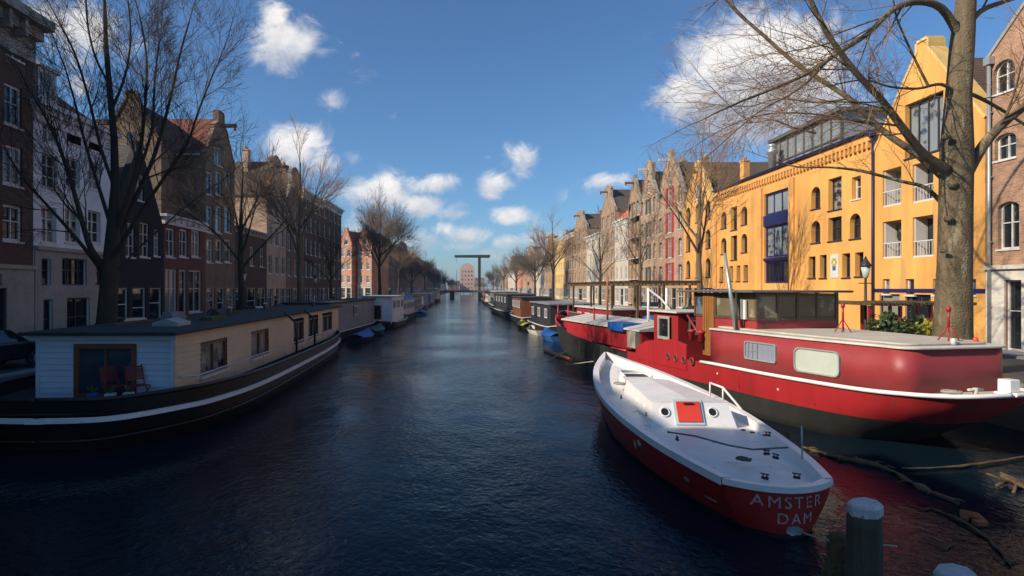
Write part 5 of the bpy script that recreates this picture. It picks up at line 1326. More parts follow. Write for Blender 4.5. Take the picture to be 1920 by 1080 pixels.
limbL([(214, 480, -.2), (262, 400, -.6), (310, 330, -1), (350, 270, -1.3), (375, 200, -1.5), (395, 150, -1.7)], .11, .025)
limbL([(212, 520, 0), (255, 470, .4), (300, 430, .8), (345, 390, 1.1), (385, 360, 1.4)], .06, .02, .5, 2)
limbL([(212, 200, 0), (235, 140, .3), (245, 70, .5), (240, 0, .7)], .07, .03, .8)
limbL([(206, 160, 0), (180, 110, -.3), (165, 50, -.5), (160, -20, -.7)], .06, .03, .8)
tree_thing('elm_tree', 'large dark bare tree with many upright limbs before the white house', wood, twig, 'bark_dark', 'twig_dark', (TL[0].x, TL[0].y, 1.1))

MINR[0] = .013
def vase_tree(seed, H=15, trunk_h=5, r=.26, spread=.55, lev=4, kids=2, up=.1, width=1.0, n0=6):
    rn = random.Random(seed); w_, t_ = MB(), MB()
    w_.tube([(0, 0, -.1), (.03, 0, trunk_h*.5), (-.05, .05, trunk_h), (0, 0, trunk_h+H*.25), (.1, -.1, trunk_h+H*.45)], [r*1.25, r, r*.85, r*.5, r*.2], 9, cap=False)
    for k in range(n0):
        a_ = k*2.4+rn.random(); z = trunk_h*(.85+.1*k); tilt = rn.uniform(.3, .9)*width
        d = Vector((math.cos(a_)*math.sin(tilt), math.sin(a_)*math.sin(tilt), math.cos(tilt)))
        grow(w_, t_, Vector((0, 0, z)), d, (H-z)*.36, r*.45, lev, rn, up, spread, kids, .04, .14)
    grow(w_, t_, Vector((.1, -.1, trunk_h+H*.4)), Vector((0, 0, 1)), (H-trunk_h)*.22, r*.25, lev-1, rn, up, spread, kids, .04)
    return w_, t_
protos = {}
def place_tree(kind, label, loc, rz=0, scale=1.0, group=None, mats=('bark_dark', 'twig')):
    if kind not in protos:
        spec = {'tall': dict(seed=3, H=15.5, trunk_h=6, lev=4, kids=3), 'round': dict(seed=9, H=14.5, trunk_h=4.5, lev=4, kids=4, spread=.66, width=1.2, n0=9), 'thin': dict(seed=21, H=11, trunk_h=4, r=.16, lev=4, kids=2)}[kind]
        w_, t_ = vase_tree(**spec); protos[kind] = (w_.mesh('trunk', []), t_.mesh('crown', []))
    t = thing('elm_tree', label, 'tree', loc, rz, group)
    key = (kind,)+mats
    if key not in protos:
        a_ = protos[kind][0].copy(); a_.materials.append(M[mats[0]]); b_ = protos[kind][1].copy(); b_.materials.append(M[mats[1]]); protos[key] = (a_, b_)
    ob('trunk', protos[key][0], t); ob('crown', protos[key][1], t); t.scale = (scale,)*3 if not hasattr(scale, '__len__') else scale
    return t
def treeL(px, X=-15.2): return (X, X*F/(px-CX), 1.1)
def treeR(px, X=17.0): return (X, X*F/(px-CX), 1.1)
GL, GR = 'bare trees along the left quay', 'bare trees along the right quay'
place_tree('thin', 'slender bare tree before the tall brown warehouse, second tree on the left', (px_at(452, 38), 38, 1.1), .4, (1.15, 1.15, 1.2), GL, ('bark_dark', 'twig_dark'))
place_tree('tall', 'tall bare tree with greenish trunk against a cloud, third tree on the left', (px_at(562, 50), 50, 1.1), 2.1, (.85, .85, 1.05), GL, ('bark', 'twig'))
place_tree('round', 'rounded pale bare tree in front of the sunlit orange houses', (px_at(712, 94), 94, 1.1), 1.2, (1.0, 1.0, 1.32), GL, ('bark_dark', 'twig_pale'))
place_tree('thin', 'thin bare tree in front of the dark end block on the left quay', (px_at(620, 68), 68, 1.1), 3.2, 1.0, GL, ('bark_dark', 'twig_dark'))
place_tree('tall', 'bare tree close right of the rounded pale one', (px_at(748, 125), 125, 1.1), 4.4, .95, GL, ('bark_dark', 'twig'))
place_tree('round', 'bare tree before the distant red roof on the left', (px_at(772, 158), 158, 1.1), .4, .95, GL, ('bark_dark', 'twig'))
place_tree('tall', 'distant bare tree over the far dark boats on the left', (px_at(797, 200), 200, 1.1), 1.4, .95, GL, ('bark_dark', 'twig'))
place_tree('round', 'farther bare tree low over the left bank', (px_at(815, 270), 270, 1.1), 2.4, .95, GL, ('bark_dark', 'twig_dark'))
place_tree('round', 'small looking bare tree left of the pink tower', (px_at(835, 380), 380, 1.1), 3.4, .85, GL, ('bark_dark', 'twig_dark'))
place_tree('round', 'last bare tree on the left bank, beside the pink tower', (px_at(848, 480), 480, 1.1), 3.4, .8, GL, ('bark_dark', 'twig_dark'))
place_tree('thin', 'bare tree casting thin branches over the narrow yellow warehouse', (px_at(1312, 41), 41, 1.1), 1.0, (1.25, 1.25, 1.35), GR, ('bark', 'twig'))
place_tree('thin', 'slim bare tree in front of the red shutters', (px_at(1200, 56), 56, 1.1), 2.0, 1.1, GR, ('bark', 'twig_pale'))
place_tree('thin', 'slim bare tree before the white trimmed canal house', (px_at(1125, 72), 72, 1.1), 3.0, 1.1, GR, ('bark_dark', 'twig_pale'))
place_tree('tall', 'tall bare tree at the left end of the visible right row', (px_at(1037, 108), 108, 1.1), 4.0, 1.05, GR, ('bark_dark', 'twig'))
place_tree('round', 'bare tree in front of the distant pale houses on the right', (px_at(1003, 138), 138, 1.1), 5.0, 1.0, GR, ('bark_dark', 'twig_pale'))
place_tree('round', 'round bare tree right of the drawbridge, nearest of that clump', (px_at(968, 180), 180, 1.1), .7, 1.05, GR, ('bark_dark', 'twig_pale'))
place_tree('tall', 'bare tree in the middle of the clump right of the drawbridge', (px_at(945, 245), 245, 1.1), 1.7, 1.0, GR, ('bark_dark', 'twig_pale'))
place_tree('round', 'last bare tree of the clump right of the drawbridge', (px_at(925, 330), 330, 1.1), 2.7, 1.0, GR, ('bark_dark', 'twig_dark'))
# trees closing the view at the canal's far end
g = MB()
g2 = MB(); rn = random.Random(5)
t = thing('tree_line', 'low dark mass of trees closing the far end of the canal', 'trees', (0, 700, 1.1)); t['kind'] = 'stuff'
tw = MB()
for k in range(60):
    x = rn.uniform(-70, 80); y = rn.uniform(-20, 20); h_ = rn.uniform(7, 14)
    g.tube([(x, y, 0), (x, y, h_*.5)], .3, 5)
    for j in range(14):
        c = Vector((x+rn.gauss(0, 2.5), y+rn.gauss(0, 2), h_*.5+rn.uniform(0, h_*.5)))
        for q in range(7):
            d = Vector((rn.gauss(0, 1), rn.gauss(0, 1), rn.gauss(0, 1))).normalized(); tw.tube([c, c+d*1.6], [.12, .05], 3, cap=False)
g.build('trunk', M['bark_dark'], t)['kind'] = 'stuff'; tw.build('crown', M['twig_dark'], t)['kind'] = 'stuff'
far = thing('houses_far', 'a', 'a') if False else None
for (x0, x1, h_, lb, wm) in ((-42, -24, 13, 'plain dark far building left of the canal end', 'dark_brick'), (-20, -6, 10, 'low brown far building in the middle of the canal end', 'brown_brick'), (10, 26, 14, 'brown far building right of the pink tower', 'tan_brick')):
    building('house', lb, 'C', x0, x1, h_, h_+3, 'flat', wm, 'slate', grid(x1-x0, 6, 3, 1.4, 1.8, 3, 3), X=740.0, depth=10, roofridge=h_+3)

# ================================================================== DRAWBRIDGE
t = thing('drawbridge', 'distant balance beam drawbridge crossing the canal', 'bridge', (0, 215, 0))
K = 215/F
mx0, mx1 = (898-CX)*K, (906-CX)*K; ztop = HC+60*K
g = MB(); 
for y in (0, 5): g.box(mx0-.2, y, 0, mx0+.7, y+.5, ztop)
g.box(mx0-.1, .5, ztop-1.2, mx0+.7, 5, ztop-.6); g.build('tower', M['hull_tar'], t)
g = MB()
for y in (-.3, 5.2):
    g.prism([((852-CX)*K, ztop-.3), ((919-CX)*K, ztop-.45), ((919-CX)*K, ztop+.45), ((890-CX)*K, ztop+.4), ((852-CX)*K, ztop+.3)], y, y+.4)
g.box((855-CX)*K, .1, ztop-.1, (855-CX)*K+.5, 5.2, ztop+.3); g.box((912-CX)*K, .1, ztop-.1, (918.5-CX)*K, 5.2, ztop+.4)
g.build('balance_beam', M['green_paint'], t)
g = MB()
for y in (0, 5.4): g.tube([((856-CX)*K, y, ztop), ((856-CX)*K, y, 3.2)], .08, 6)
g.build('chain', M['steel'], t)
g = MB(); g.box(-14.2, -.5, 2.55, 15.5, 6.5, 3.1); g.build('deck', M['grey_roof'], t)
g = MB()
for y in (-.45, 6.4):
    g.box(-14.2, y, 4.0, 15.5, y+.06, 4.08)
    for k in range(30): g.box(-14+k, y, 3.1, -13.94+k, y+.05, 4.0)
g.build('railing', M['white_trim'], t)
g = MB()
for x in (-14.2, -5.2, 5.6, 12): g.box(x, -.3, -1, x+1.6, 6.3, 2.54)
g.build('pier', M['quay_brick'], t)

# ================================================================== POSTS, LOGS
def mooring_post(label, X, Y, zt, r, tilt=(0, 0)):
    t = thing('mooring_post', label, 'post', (X, Y, 0), .2, 'white topped mooring posts')
    t.rotation_euler = (tilt[0], tilt[1], .2)
    g = MB(); g.lathe([(r*1.12, -1), (r*1.1, .1), (r*1.03, zt*.5), (r, zt-.14)], (0, 0, 0), 9)
    g = MB(); g.lathe([(r*(1.12-.12*k/14), -1+(zt-.14+1)*k/14) for k in range(15)], (0, 0, 0), 26)
    rq = random.Random(int(X*100)); off = [rq.uniform(-.018, .018) for _ in range(26)]
    g.v = [(v[0]*(1+off[i % 26]*4+rq.uniform(-.02, .02)), v[1]*(1+off[i % 26]*4+rq.uniform(-.02, .02)), v[2]) for i, v in enumerate(g.v)]
    g.build('post', M['post_wood'], t)
    g = MB(); g.lathe([(r*1.04, zt-.138), (r*1.05, zt-.03), (r*.93, zt)], (0, 0, 0), 8); g.v = [(v[0]*(1+rq.uniform(-.04, .04)), v[1]*(1+rq.uniform(-.04, .04)), v[2]+v[0]*.12+rq.uniform(-.008, .008)) for v in g.v]; o = g.build('cap', M['post_cap'], t); bev(o, .008)
    for p in o.data.polygons: p.use_smooth = False
    return t
mooring_post('thick wooden mooring post with a worn white top right of the red boat stern', 4.76, 7.0, 1.44, .175, (0, .02))
mooring_post('white topped mooring post cut off by the bottom edge', 5.0, 5.95, 1.13, .17, (0, -.02))
t = thing('mossy_stump', 'mossy broken post stump just left of the thick white topped post', 'stump', (px_at(1575, 7.6), 7.6, 0), 0)
g = MB(); g.lathe([(.2, -.5), (.19, .2), (.15, .55), (.1, .78), (.04, .85)], (0, 0, 0), 9); g.lathe([(.2, -.5), (.2, .15), (.14, .4), (.05, .5)], (.22, -.25, 0), 8); o = g.build('stump', M['log'], t)
g = MB()
for k in range(260):
    a_ = R.random()*6.28; z = R.uniform(0, .8); r_ = .2-.12*z/.8; c = Vector((math.cos(a_)*r_+(R.random() < .3)*.2, math.sin(a_)*r_-(R.random() < .3)*.2, z)); l = .06
    g.poly([c, c+Vector((math.cos(a_)*l, math.sin(a_)*l, .03)), c+Vector((math.cos(a_+.5)*l, math.sin(a_+.5)*l, -.03))])
g.build('moss', M['leafy'], t)['kind'] = 'stuff'
def log(label, pts, rad, m='log', nm='floating_log', cat='log'):
    c = cr([tuple(p) for p in pts], 4); g = MB(); k = len(c); n = len(rad)
    rr4 = [.68*rad[min(n-1, int(i/(k-1)*(n-1)))]*(1+R.uniform(-.45, .45)) for i in range(k)]
    g.tube([Vector(p)+Vector((R.uniform(-.03, .03), R.uniform(-.03, .03), 0)) for p in c], rr4, 8)
    if rad[0] > .045:
        for i in range(1, k-1, 2):
            p = Vector(c[i]); a_ = R.random()*6.28; q = p+Vector((math.cos(a_)*.3, math.sin(a_)*.3, R.uniform(-.02, .1))); g.tube([p, (p+q)/2+Vector((0, 0, .04)), q], [.025, .018, .006], 5)
    o = g.build(nm, M[m]); tag(o, label, cat); return o
def WP(px, py, z=0): 
    Y = (HC-z)*F/(py-CY); return Vector(((px-CX)*Y/F, Y, z))
log('long pale floating branch between the red boat and the big barge', [WP(1505, 838, .03), WP(1560, 855, .04), WP(1625, 868, .06), WP(1665, 880, .04), WP(1730, 915, .04), WP(1800, 945, .02)], [.05, .09, .08, .06, .1, .04])
log('straight floating pole near the right edge of the water', [WP(1690, 878, .04), WP(1760, 877, .05), WP(1840, 870, .05), WP(1925, 856, .06), WP(2000, 846, .05)], [.03, .04, .035, .03], 'log', 'floating_pole', 'pole')
log('dark tangled branch floating toward the bottom right corner', [WP(1750, 955, .02), WP(1800, 975, .05), WP(1850, 1010, .03), WP(1900, 1060, .03)], [.03, .05, .04, .02])
t = thing('floating_debris', 'orange brown lump of floating debris at the end of the branch', 'debris', WP(1825, 978))
g = MB(); g.tube([(-.15, 0, .02), (-.05, .12, .08), (.1, .05, .06), (.12, -.12, .02)], [.05, .09, .08, .04], 8); g.box(-.1, -.2, .0, .08, -.08, .07); g.build('driftwood', M['rust'], t)
t = thing('floating_debris', 'yellowish heap of broken timber floating at the right edge', 'debris', WP(1905, 915))
g = MB()
for k in range(9):
    a_ = R.random()*3.1; c = Vector((R.uniform(-.2, .3), R.uniform(-.2, .2), R.uniform(.02, .15))); d = Vector((math.cos(a_)*.25, math.sin(a_)*.2, R.uniform(-.05, .12))); g.tube([c-d, c+d], R.uniform(.02, .05), 5)
g.build('driftwood', M['log'], t)
for i, (px, py) in enumerate(((1740, 1010), (1860, 1040), (1700, 940), (1885, 985))):
    log(['short twig adrift below the orange debris', 'short twig adrift in the bottom right corner', 'short twig adrift left of the long branch', 'short twig adrift near the right edge'][i], [WP(px, py, .02), WP(px+25, py+14, .03), WP(px+50, py+12, .02)], [.012, .02, .01], nm='floating_twig', cat='twig')
o = MB().tube([bgw(-1.2, .6, 1.5), WP(1740, 852, .2), WP(1720, 862, .03)], .03, 6).build('mooring_rope', M['rope']) if False else None

# ================================================================== STREET THINGS
def car(label, x, y, rz, paint, scale=1.0):
    t = thing('parked_car', label, 'car', (x, y, 1.104), rz, 'cars parked along the quays')
    prof = [(-2.1, .35), (2.1, .35), (2.15, .6), (2.05, .82), (1.1, .95), (.55, 1.4), (-1.2, 1.45), (-1.85, 1.0), (-2.12, .85)]
    # body: length along local x
    g = MB(); body = [(-2.1, .32), (2.1, .32), (2.16, .6), (2.02, .84), (1.05, .96), (-1.7, 1.0), (-2.1, .92), (-2.17, .6)]
    g.prism(body, -.84, .84); o = g.build('body', M[paint], t); bev(o, .08, 3)
    g = MB()
    b0 = len(g.v)
    for (x_, z_, w_) in ((1.08, .95, .78), (.45, 1.4, .62), (-1.15, 1.44, .62), (-1.8, .98, .76)): g.v += [(x_, -w_, z_), (x_, w_, z_)]
    for i in range(3): a_ = i*2; g.f.append((a_, a_+1, a_+3, a_+2)); g.m.append(1 if i == 1 else 0); g.sm.append(False)
    g.f += [(0, 2, 4, 6), (1, 7, 5, 3)]; g.m += [0, 0]; g.sm += [False]*2
    o = g.build('windows', [M['glass_dark'], M[paint]], t)
    for sx in (-1.32, 1.32):
        for sy in (-.8, .8):
            g = MB(); g.tube([(sx, sy-.1, .32), (sx, sy+.1, .32)], .32, 18); wo = g.build('wheel', M['tyre'], t)
            g = MB(); g.tube([(sx, sy-.105, .32), (sx, sy+.105, .32)], .19, 14); g.build('rim', M['steel'], wo)
    for sy in (-.62, .62):
        g = MB(); g.box(2.06, sy-.16, .62, 2.165, sy+.16, .76); g.build('headlight', M['white_trim'], t)
        g = MB(); g.box(-2.18, sy-.14, .7, -2.1, sy+.14, .88); g.build('tail_lamp', M['lamp_red'], t)
    g = MB(); g.box(-2.185, -.26, .5, -2.16, .26, .61); g.box(2.14, -.26, .42, 2.172, .26, .53); g.build('licence_plate', M['plate'], t)
    return t
car('very dark car parked behind the front of the nearest houseboat at the left edge', -16.9, 20.6, math.radians(80), 'car_dark')
car('dark car on the left quay just beyond the big tree', -16.9, 29.5, math.radians(88), 'car_dark')
car('silver car on the left quay before the low red brick shop', -16.9, 41.5, math.radians(91), 'car_silver')
car('white car on the left quay beyond the second tree', -16.9, 47.0, math.radians(90), 'car_white')
car('dark red car on the left quay before the flat dark houses', -16.9, 55.5, math.radians(90), 'car_red')
car('farther dark car on the left quay near the grey houseboat', -16.9, 64.0, math.radians(90), 'car_dark')
car('distant red car on the left quay by the sunlit orange houses', -16.9, 88.0, math.radians(90), 'car_red')
car('dark car on the right quay before the narrow yellow warehouse', 19.6, 50.0, math.radians(90), 'car_dark')
car('white car on the right quay before the red shutters', 19.6, 62.0, math.radians(90), 'car_white')
def bicycle(label, x, y, rz, z=1.1):
    t = thing('bicycle', label, 'bicycle', (x, y, z), rz, 'bicycles standing on the left quay')
    for sx in (-.52, .52):
        g = MB(); g.tube([(sx+.34*math.cos(a_), 0, .35+.34*math.sin(a_)) for a_ in [2*math.pi*k/20 for k in range(21)]], .018, 5, cap=False)
        w_ = g.build('wheel', M['tyre'], t)
        g = MB()
        for k in range(8): a_ = k*math.pi/4; g.tube([(sx, 0, .35), (sx+.33*math.cos(a_), 0, .35+.33*math.sin(a_))], .004, 3, cap=False)
        g.build('spokes', M['steel'], w_)
    g = MB(); g.tube([(-.52, 0, .35), (-.1, 0, .32), (.38, 0, .78), (-.22, 0, .75), (-.1, 0, .32)], .018, 6); g.tube([(-.52, 0, .35), (-.22, 0, .78)], .014, 6); g.tube([(.52, 0, .35), (.36, 0, .95)], .016, 6); g.build('frame', M['black_iron'], t)
    g = MB(); g.tube([(.3, -.28, 1.0), (.38, -.1, 1.02), (.38, .1, 1.02), (.3, .28, 1.0)], .016, 6); g.build('handlebar', M['steel'], t)
    g = MB(); g.box(-.38, -.07, .9, -.1, .07, .95); g.tube([(-.22, 0, .75), (-.24, 0, .92)], .014, 6); o = g.build('saddle', M['tyre'], t)
    return t
bk = bicycle('bicycle leaning at the foot of the big left tree', -14.9, 24.6, math.radians(20))
for x, y, rz, lb in ((-15.1, 26.2, 60, 'bicycle right of the big left tree, turned across the quay'), (-15.2, 27.5, 25, 'bicycle standing farther along behind the houseboat roof'), (-15.0, 31.0, 80, 'bicycle before the black pointed house'), (-15.1, 34.5, 15, 'bicycle before the red brick shop')):
    dup(bk, (x, y, 1.1), math.radians(rz), lb)
for x, y, rz, lb in ((-15.0, 38.5, 40, 'bicycle near the street lamp on the left quay'), (-15.1, 44.0, 70, 'bicycle before the tall brown warehouse'), (-15.1, 21.5, 75, 'bicycle left of the big left tree')):
    dup(bk, (x, y, 1.1), math.radians(rz), lb)
def lamp(label, x, y, h=4.2):
    t = thing('street_lamp', label, 'street lamp', (x, y, 1.1), 0, 'street lamps along the quays')
    g = MB(); g.lathe([(.16, 0), (.14, .5), (.07, .7), (.06, 1.2), (.045, h-.8)], (0, 0, 0), 10); g.tube([(-.3, 0, h-1.0), (.3, 0, h-1.0)], .02, 5); g.build('pole', M['dark_frame'], t)
    g = MB(); g.lathe([(.06, h-.8), (.1, h-.75), (.2, h-.3)], (0, 0, 0), 6); g.build('lamp_glass', M['frost'], t)
    g = MB(); g.lathe([(.25, h-.3), (.2, h-.2), (.08, h-.02), (.02, h+.12)], (0, 0, 0), 6); g.build('lamp_cap', M['dark_frame'], t)
    return t
lamp('black street lamp with a lantern head before the wide yellow warehouse', px_at(1623, 24.5), 24.5, 4.1)
lamp('street lamp on the left quay near the low dark house', -15.2, 40.5, 4.2)
lamp('street lamp on the left quay near the brown gabled house', -15.2, 60, 4.2)
# terrace with pergola behind the barge
t = thing('pergola', 'red posted pergola with a brown reed roof behind the barge', 'pergola', (15.9, 23.0, 1.1))
g = MB()
for x in (0, 1.2, 2.4, 3.6):
    for y in (0, 2.2): g = MB(); g.box(x-.05, y-.05, 0, x+.05, y+.05, 2.2); g.build('post', M['barge_red'], t)
g = MB(); 
for x in [k*.16 for k in range(-1, 25)]: g.box(x, -.3, 2.2+.05*R.random(), x+.1, 2.5, 2.32+.05*R.random())
g.build('reed_roof', M['log'], t)
def bush(label, x, y, z, s, mt, n=260, name='potted_plant', rn=R):
    t = thing(name, label, 'plant', (x, y, z))
    g = MB(); g.lathe([(.2*s, 0), (.27*s, .4*s), (.29*s, .42*s)], (0, 0, 0), 12); g.build('pot', M['terracotta'], t)
    g = MB()
    for k in range(n):
        d = Vector((rn.gauss(0, 1), rn.gauss(0, 1), rn.gauss(0, 1))).normalized()*rn.random()**.4; c = Vector((d.x*.45*s, d.y*.45*s, .85*s+d.z*.5*s)); u = Vector((rn.gauss(0, 1), rn.gauss(0, 1), rn.gauss(0, 1))).normalized()*.09*s; v = u.cross(Vector((rn.gauss(0, 1), rn.gauss(0, 1), 1))).normalized()*.04*s
        g.poly([c-u, c-v, c+u, c+v])
    g.build('leaves', M[mt], t); return t
bush('leafy green potted shrub left in the pergola behind the barge', 15.7+.3, 22.2, 1.1, 1.5, 'leafy', 420)
bush('green potted shrub in the middle of the pergola', 17.2, 22.3, 1.1, 1.4, 'leafy', 380)
bush('dark green potted shrub beside the street lamp', 14.95+1.0, 21.2, 1.1, 1.3, 'leafy', 300)
bush('yellow flowering potted shrub close left of the thick tree trunk', px_at(1738, 21.2), 21.2, 1.1, 1.3, 'leafy_yellow', 320)
bush('green and yellow shrub right of the pergola post', px_at(1700, 22.6), 22.6, 1.1, 1.2, 'leafy', 260)
for k, (y, s) in enumerate(((30.0, 1.2), (33.5, 1.0), (37.0, 1.1), (47, 1.2))):
    bush(['shrub on the quay below the wide yellow warehouse, nearest of that line', 'shrub on the quay below the blue glazed bay', 'shrub on the quay before the small arched windows', 'shrub on the quay before the narrow yellow warehouse'][k], 16.3, y, 1.1, s, 'leafy', 200)
# grass strip at the right edge
g = MB(); rn = random.Random(2)
for k in range(2600):
    x = rn.uniform(15.7, 17.6); y = rn.uniform(12.5, 17.8); a_ = rn.random()*6.28; h_ = rn.uniform(.05, .13)
    g.poly([(x, y, 1.1), (x+.02*math.cos(a_), y+.02*math.sin(a_), 1.1), (x+.03*rn.gauss(0, 1), y+.03*rn.gauss(0, 1), 1.1+h_)])
tag(g.build('grass', M['grass']), None, None, kind='stuff')
g = MB(); g.poly([(15.66, 12.3, 1.104), (17.7, 12.3, 1.104), (17.7, 18, 1.104), (15.66, 18, 1.104)]); tag(g.build('grass_bed', M['grass']), None, None, kind='structure')

# ================================================================== HAZE
g = MB(); g.box(-2600, -60, -2, 2600, 3100, 40)
m = bpy.data.materials.new('haze'); m.use_nodes = True; nt = m.node_tree; nt.nodes.remove(nt.nodes['Principled BSDF'])
pv = N(nt, 'ShaderNodeVolumePrincipled'); pv.inputs['Color'].default_value = (.9, .94, 1, 1); pv.inputs['Density'].default_value = .0004; pv.inputs['Anisotropy'].default_value = .3
L(nt, pv.outputs[0], nt.nodes['Material Output'].inputs['Volume'])
tag(g.build('haze', m), None, None, kind='stuff')
# ================================================================== SKY, SUN, CAMERA
w = bpy.data.worlds.new('World'); sc.world = w; w.use_nodes = True; nt = w.node_tree
bg = nt.nodes['Background']
sky = N(nt, 'ShaderNodeTexSky'); sky.sky_type = 'NISHITA'; sky.sun_disc = False; sky.sun_elevation = SUN_EL
sky.sun_rotation = math.atan2(SUN_H.x, SUN_H.y); sky.air_density = 1.0; sky.dust_density = .6; sky.ozone_density = 3.5; sky.altitude = 0
tc = N(nt, 'ShaderNodeTexCoord'); sp = N(nt, 'ShaderNodeSeparateXYZ'); L(nt, tc.outputs['Generated'], sp.inputs[0])
def mth(op, a, b=None, c=None):
    n = N(nt, 'ShaderNodeMath', operation=op)
    for i, v in enumerate((a, b, c)):
        if v is None: continue
        if isinstance(v, (int, float)): n.inputs[i].default_value = v
        else: L(nt, v, n.inputs[i])
    return n.outputs[0]
ya = mth('MAXIMUM', mth('ABSOLUTE', sp.outputs[1]), .05)
U = mth('DIVIDE', sp.outputs[0], ya); V = mth('DIVIDE', sp.outputs[2], ya)
cb = N(nt, 'ShaderNodeCombineXYZ'); L(nt, U, cb.inputs[0]); L(nt, V, cb.inputs[1])
mpp = N(nt, 'ShaderNodeMapping'); mpp.inputs['Scale'].default_value = (1, 1.35, 1); L(nt, cb.outputs[0], mpp.inputs[0])
n1 = N(nt, 'ShaderNodeTexNoise', i_Scale=13.0, i_Detail=10.0, i_Roughness=.66, i_Distortion=.6); L(nt, mpp.outputs[0], n1.inputs['Vector'])
n2 = N(nt, 'ShaderNodeTexNoise', i_Scale=3.2, i_Detail=4.0, i_Roughness=.5); L(nt, mpp.outputs[0], n2.inputs['Vector'])
CL = [(680, 360, 60, 30, .8), (850, 395, 40, 18, .6), (880, 440, 60, 20, .7), (1010, 450, 50, 22, .7), (780, 450, 60, 25, .7), (930, 480, 70, 18, .6), (1400, 120, 70, 50, 1.1), (535, 80, 62, 48, 1.1), (520, 35, 28, 32, .9), (600, 100, 60, 20, .55), (625, 190, 52, 22, .5), (685, 140, 35, 22, .3), (731, 220, 20, 16, .4), (555, 278, 62, 46, 1.0), (600, 310, 45, 30, .8), (662, 297, 26, 14, .5),
      (720, 365, 55, 38, .9), (790, 388, 48, 24, .95), (825, 345, 36, 22, .8), (770, 350, 60, 22, .6), (925, 347, 30, 28, .95), (975, 295, 38, 30, .75), (915, 292, 18, 12, .4), (952, 405, 42, 22, .85), (905, 420, 25, 12, .4), (1132, 342, 55, 22, .75), (1060, 370, 20, 22, .4),
      (830, 432, 35, 18, .6), (960, 455, 45, 20, .8), (860, 462, 60, 16, .5), (1440, 150, 150, 110, 1.4), (1390, 215, 100, 55, 1.1), (1290, 185, 62, 55, 1.0), (1500, 110, 80, 60, 1.15), (1350, 130, 60, 50, .8), (1560, 190, 50, 60, .8), (1210, 30, 25, 12, .25),
      (150, 60, 75, 60, .85), (90, 30, 60, 40, .7), (240, 90, 60, 30, .5), (150, 160, 30, 20, .6), (1210, 225, 35, 5, .2), (700, 420, 60, 30, .6), (1000, 420, 40, 30, .4)]
acc = None; shd = 0.0
for (px, py, rx, ry, s_) in CL:
    u0, v0 = (px-CX)/F, (CY-py)/F
    du = mth('MULTIPLY', mth('SUBTRACT', U, u0), F/rx/1.2); dv = mth('MULTIPLY', mth('SUBTRACT', V, v0), F/ry/1.2)
    d2 = mth('ADD', mth('MULTIPLY', du, du), mth('MULTIPLY', dv, dv))
    g_ = mth('MULTIPLY', mth('EXPONENT', mth('MULTIPLY', d2, -1.2)), s_)
    acc = g_ if acc is None else mth('MAXIMUM', acc, g_)
    shd = mth('ADD', mth('MULTIPLY', g_, dv), shd)
nz1 = mth('MULTIPLY', mth('SUBTRACT', n1.outputs[0], .5), 1.9)
front_ = mth('GREATER_THAN', sp.outputs[1], 0.0)
wild = mth('MULTIPLY', mth('SUBTRACT', n2.outputs[0], .56), 3.0)     # clouds of the sky behind and beside
side_ = mth('SUBTRACT', 1.0, front_)
dens = mth('ADD', mth('MULTIPLY', acc, front_), mth('MULTIPLY', mth('MAXIMUM', wild, 0.0), side_))
fac = mth('ADD', mth('SUBTRACT', dens, .31), mth('MULTIPLY', nz1, .85))
mr = N(nt, 'ShaderNodeMapRange', interpolation_type='SMOOTHSTEP'); mr.inputs[1].default_value = -.06; mr.inputs[2].default_value = .55; mr.inputs[4].default_value = .93; L(nt, fac, mr.inputs[0])
hm = N(nt, 'ShaderNodeMapRange'); hm.inputs[1].default_value = -.01; hm.inputs[2].default_value = .02; L(nt, sp.outputs[2], hm.inputs[0])
cm = mth('MULTIPLY', mr.outputs[0], hm.outputs[0])
ccol = N(nt, 'ShaderNodeMix', data_type='RGBA'); ccol.inputs[6].default_value = (3.6, 4.0, 4.8, 1); ccol.inputs[7].default_value = (8.3, 7.9, 7.6, 1)
n3 = N(nt, 'ShaderNodeTexNoise', i_Scale=16.0, i_Detail=6.0, i_Roughness=.6)
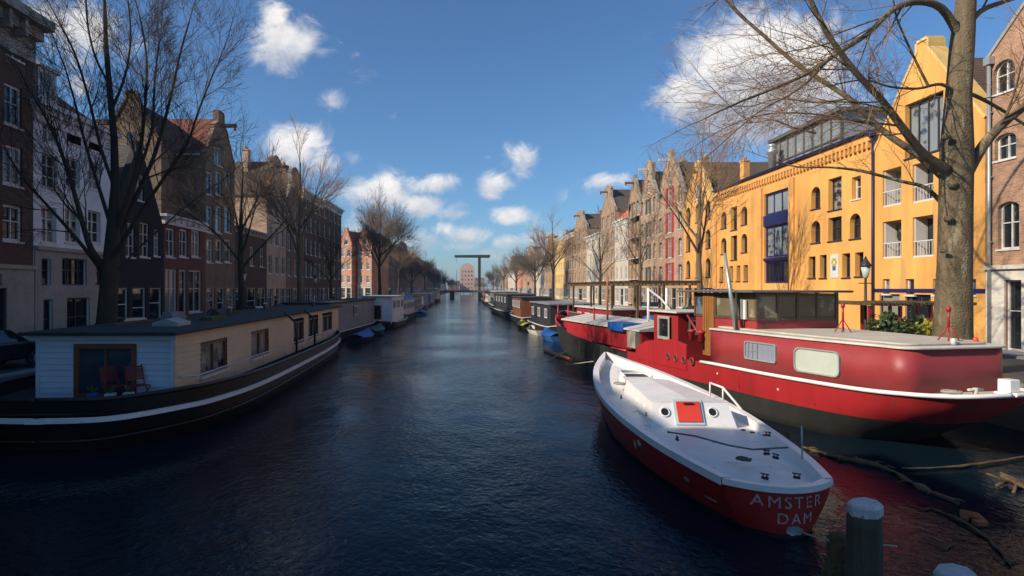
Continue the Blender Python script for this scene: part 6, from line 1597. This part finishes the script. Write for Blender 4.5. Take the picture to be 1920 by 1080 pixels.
mp3 = N(nt, 'ShaderNodeMapping'); mp3.inputs['Location'].default_value = (.03, -.05, 3); L(nt, mpp.outputs[0], mp3.inputs[0]); L(nt, mp3.outputs[0], n3.inputs['Vector'])
cr_ = N(nt, 'ShaderNodeMapRange'); cr_.inputs[1].default_value = .35; cr_.inputs[2].default_value = .68; L(nt, n3.outputs[0], cr_.inputs[0]); L(nt, mth('MULTIPLY_ADD', shd, .75, mth('MULTIPLY_ADD', cr_.outputs[0], .7, .25)), ccol.inputs[0]); ccol.clamp_factor = True
tint = N(nt, 'ShaderNodeMix', data_type='RGBA', blend_type='MULTIPLY'); tint.inputs[0].default_value = 1; tint.inputs[7].default_value = (.58, .83, 1.02, 1); L(nt, sky.outputs[0], tint.inputs[6])
mix = N(nt, 'ShaderNodeMix', data_type='RGBA'); L(nt, cm, mix.inputs[0]); L(nt, tint.outputs[2], mix.inputs[6]); L(nt, ccol.outputs[2], mix.inputs[7])
L(nt, mix.outputs[2], bg.inputs[0]); bg.inputs[1].default_value = .105

sd = bpy.data.lights.new('sun', 'SUN'); sd.energy = 4.8; sd.angle = math.radians(.5); sd.color = (1, .88, .72)
so = bpy.data.objects.new('sun', sd); COL.objects.link(so)
sv = Vector((SUN_H.x*math.cos(SUN_EL), SUN_H.y*math.cos(SUN_EL), math.sin(SUN_EL)))
so.rotation_euler = sv.to_track_quat('Z', 'Y').to_euler(); so.location = (0, 0, 50)

cam = bpy.data.cameras.new('camera'); co = bpy.data.objects.new('camera', cam); COL.objects.link(co); sc.camera = co
cam.sensor_width = 36; cam.lens = F/1920*36; cam.shift_x = (960-CX)/1920; cam.shift_y = 0; cam.clip_end = 6000; cam.clip_start = .1
co.location = (0, 0, HC); co.rotation_euler = (math.pi/2, 0, 0)
vs = sc.view_settings; vs.view_transform = 'Standard'; vs.look = 'None'; vs.exposure = .3; vs.gamma = 1
sc.cycles.max_bounces = 6; sc.cycles.glossy_bounces = 3; sc.cycles.diffuse_bounces = 3; sc.cycles.use_denoising = True
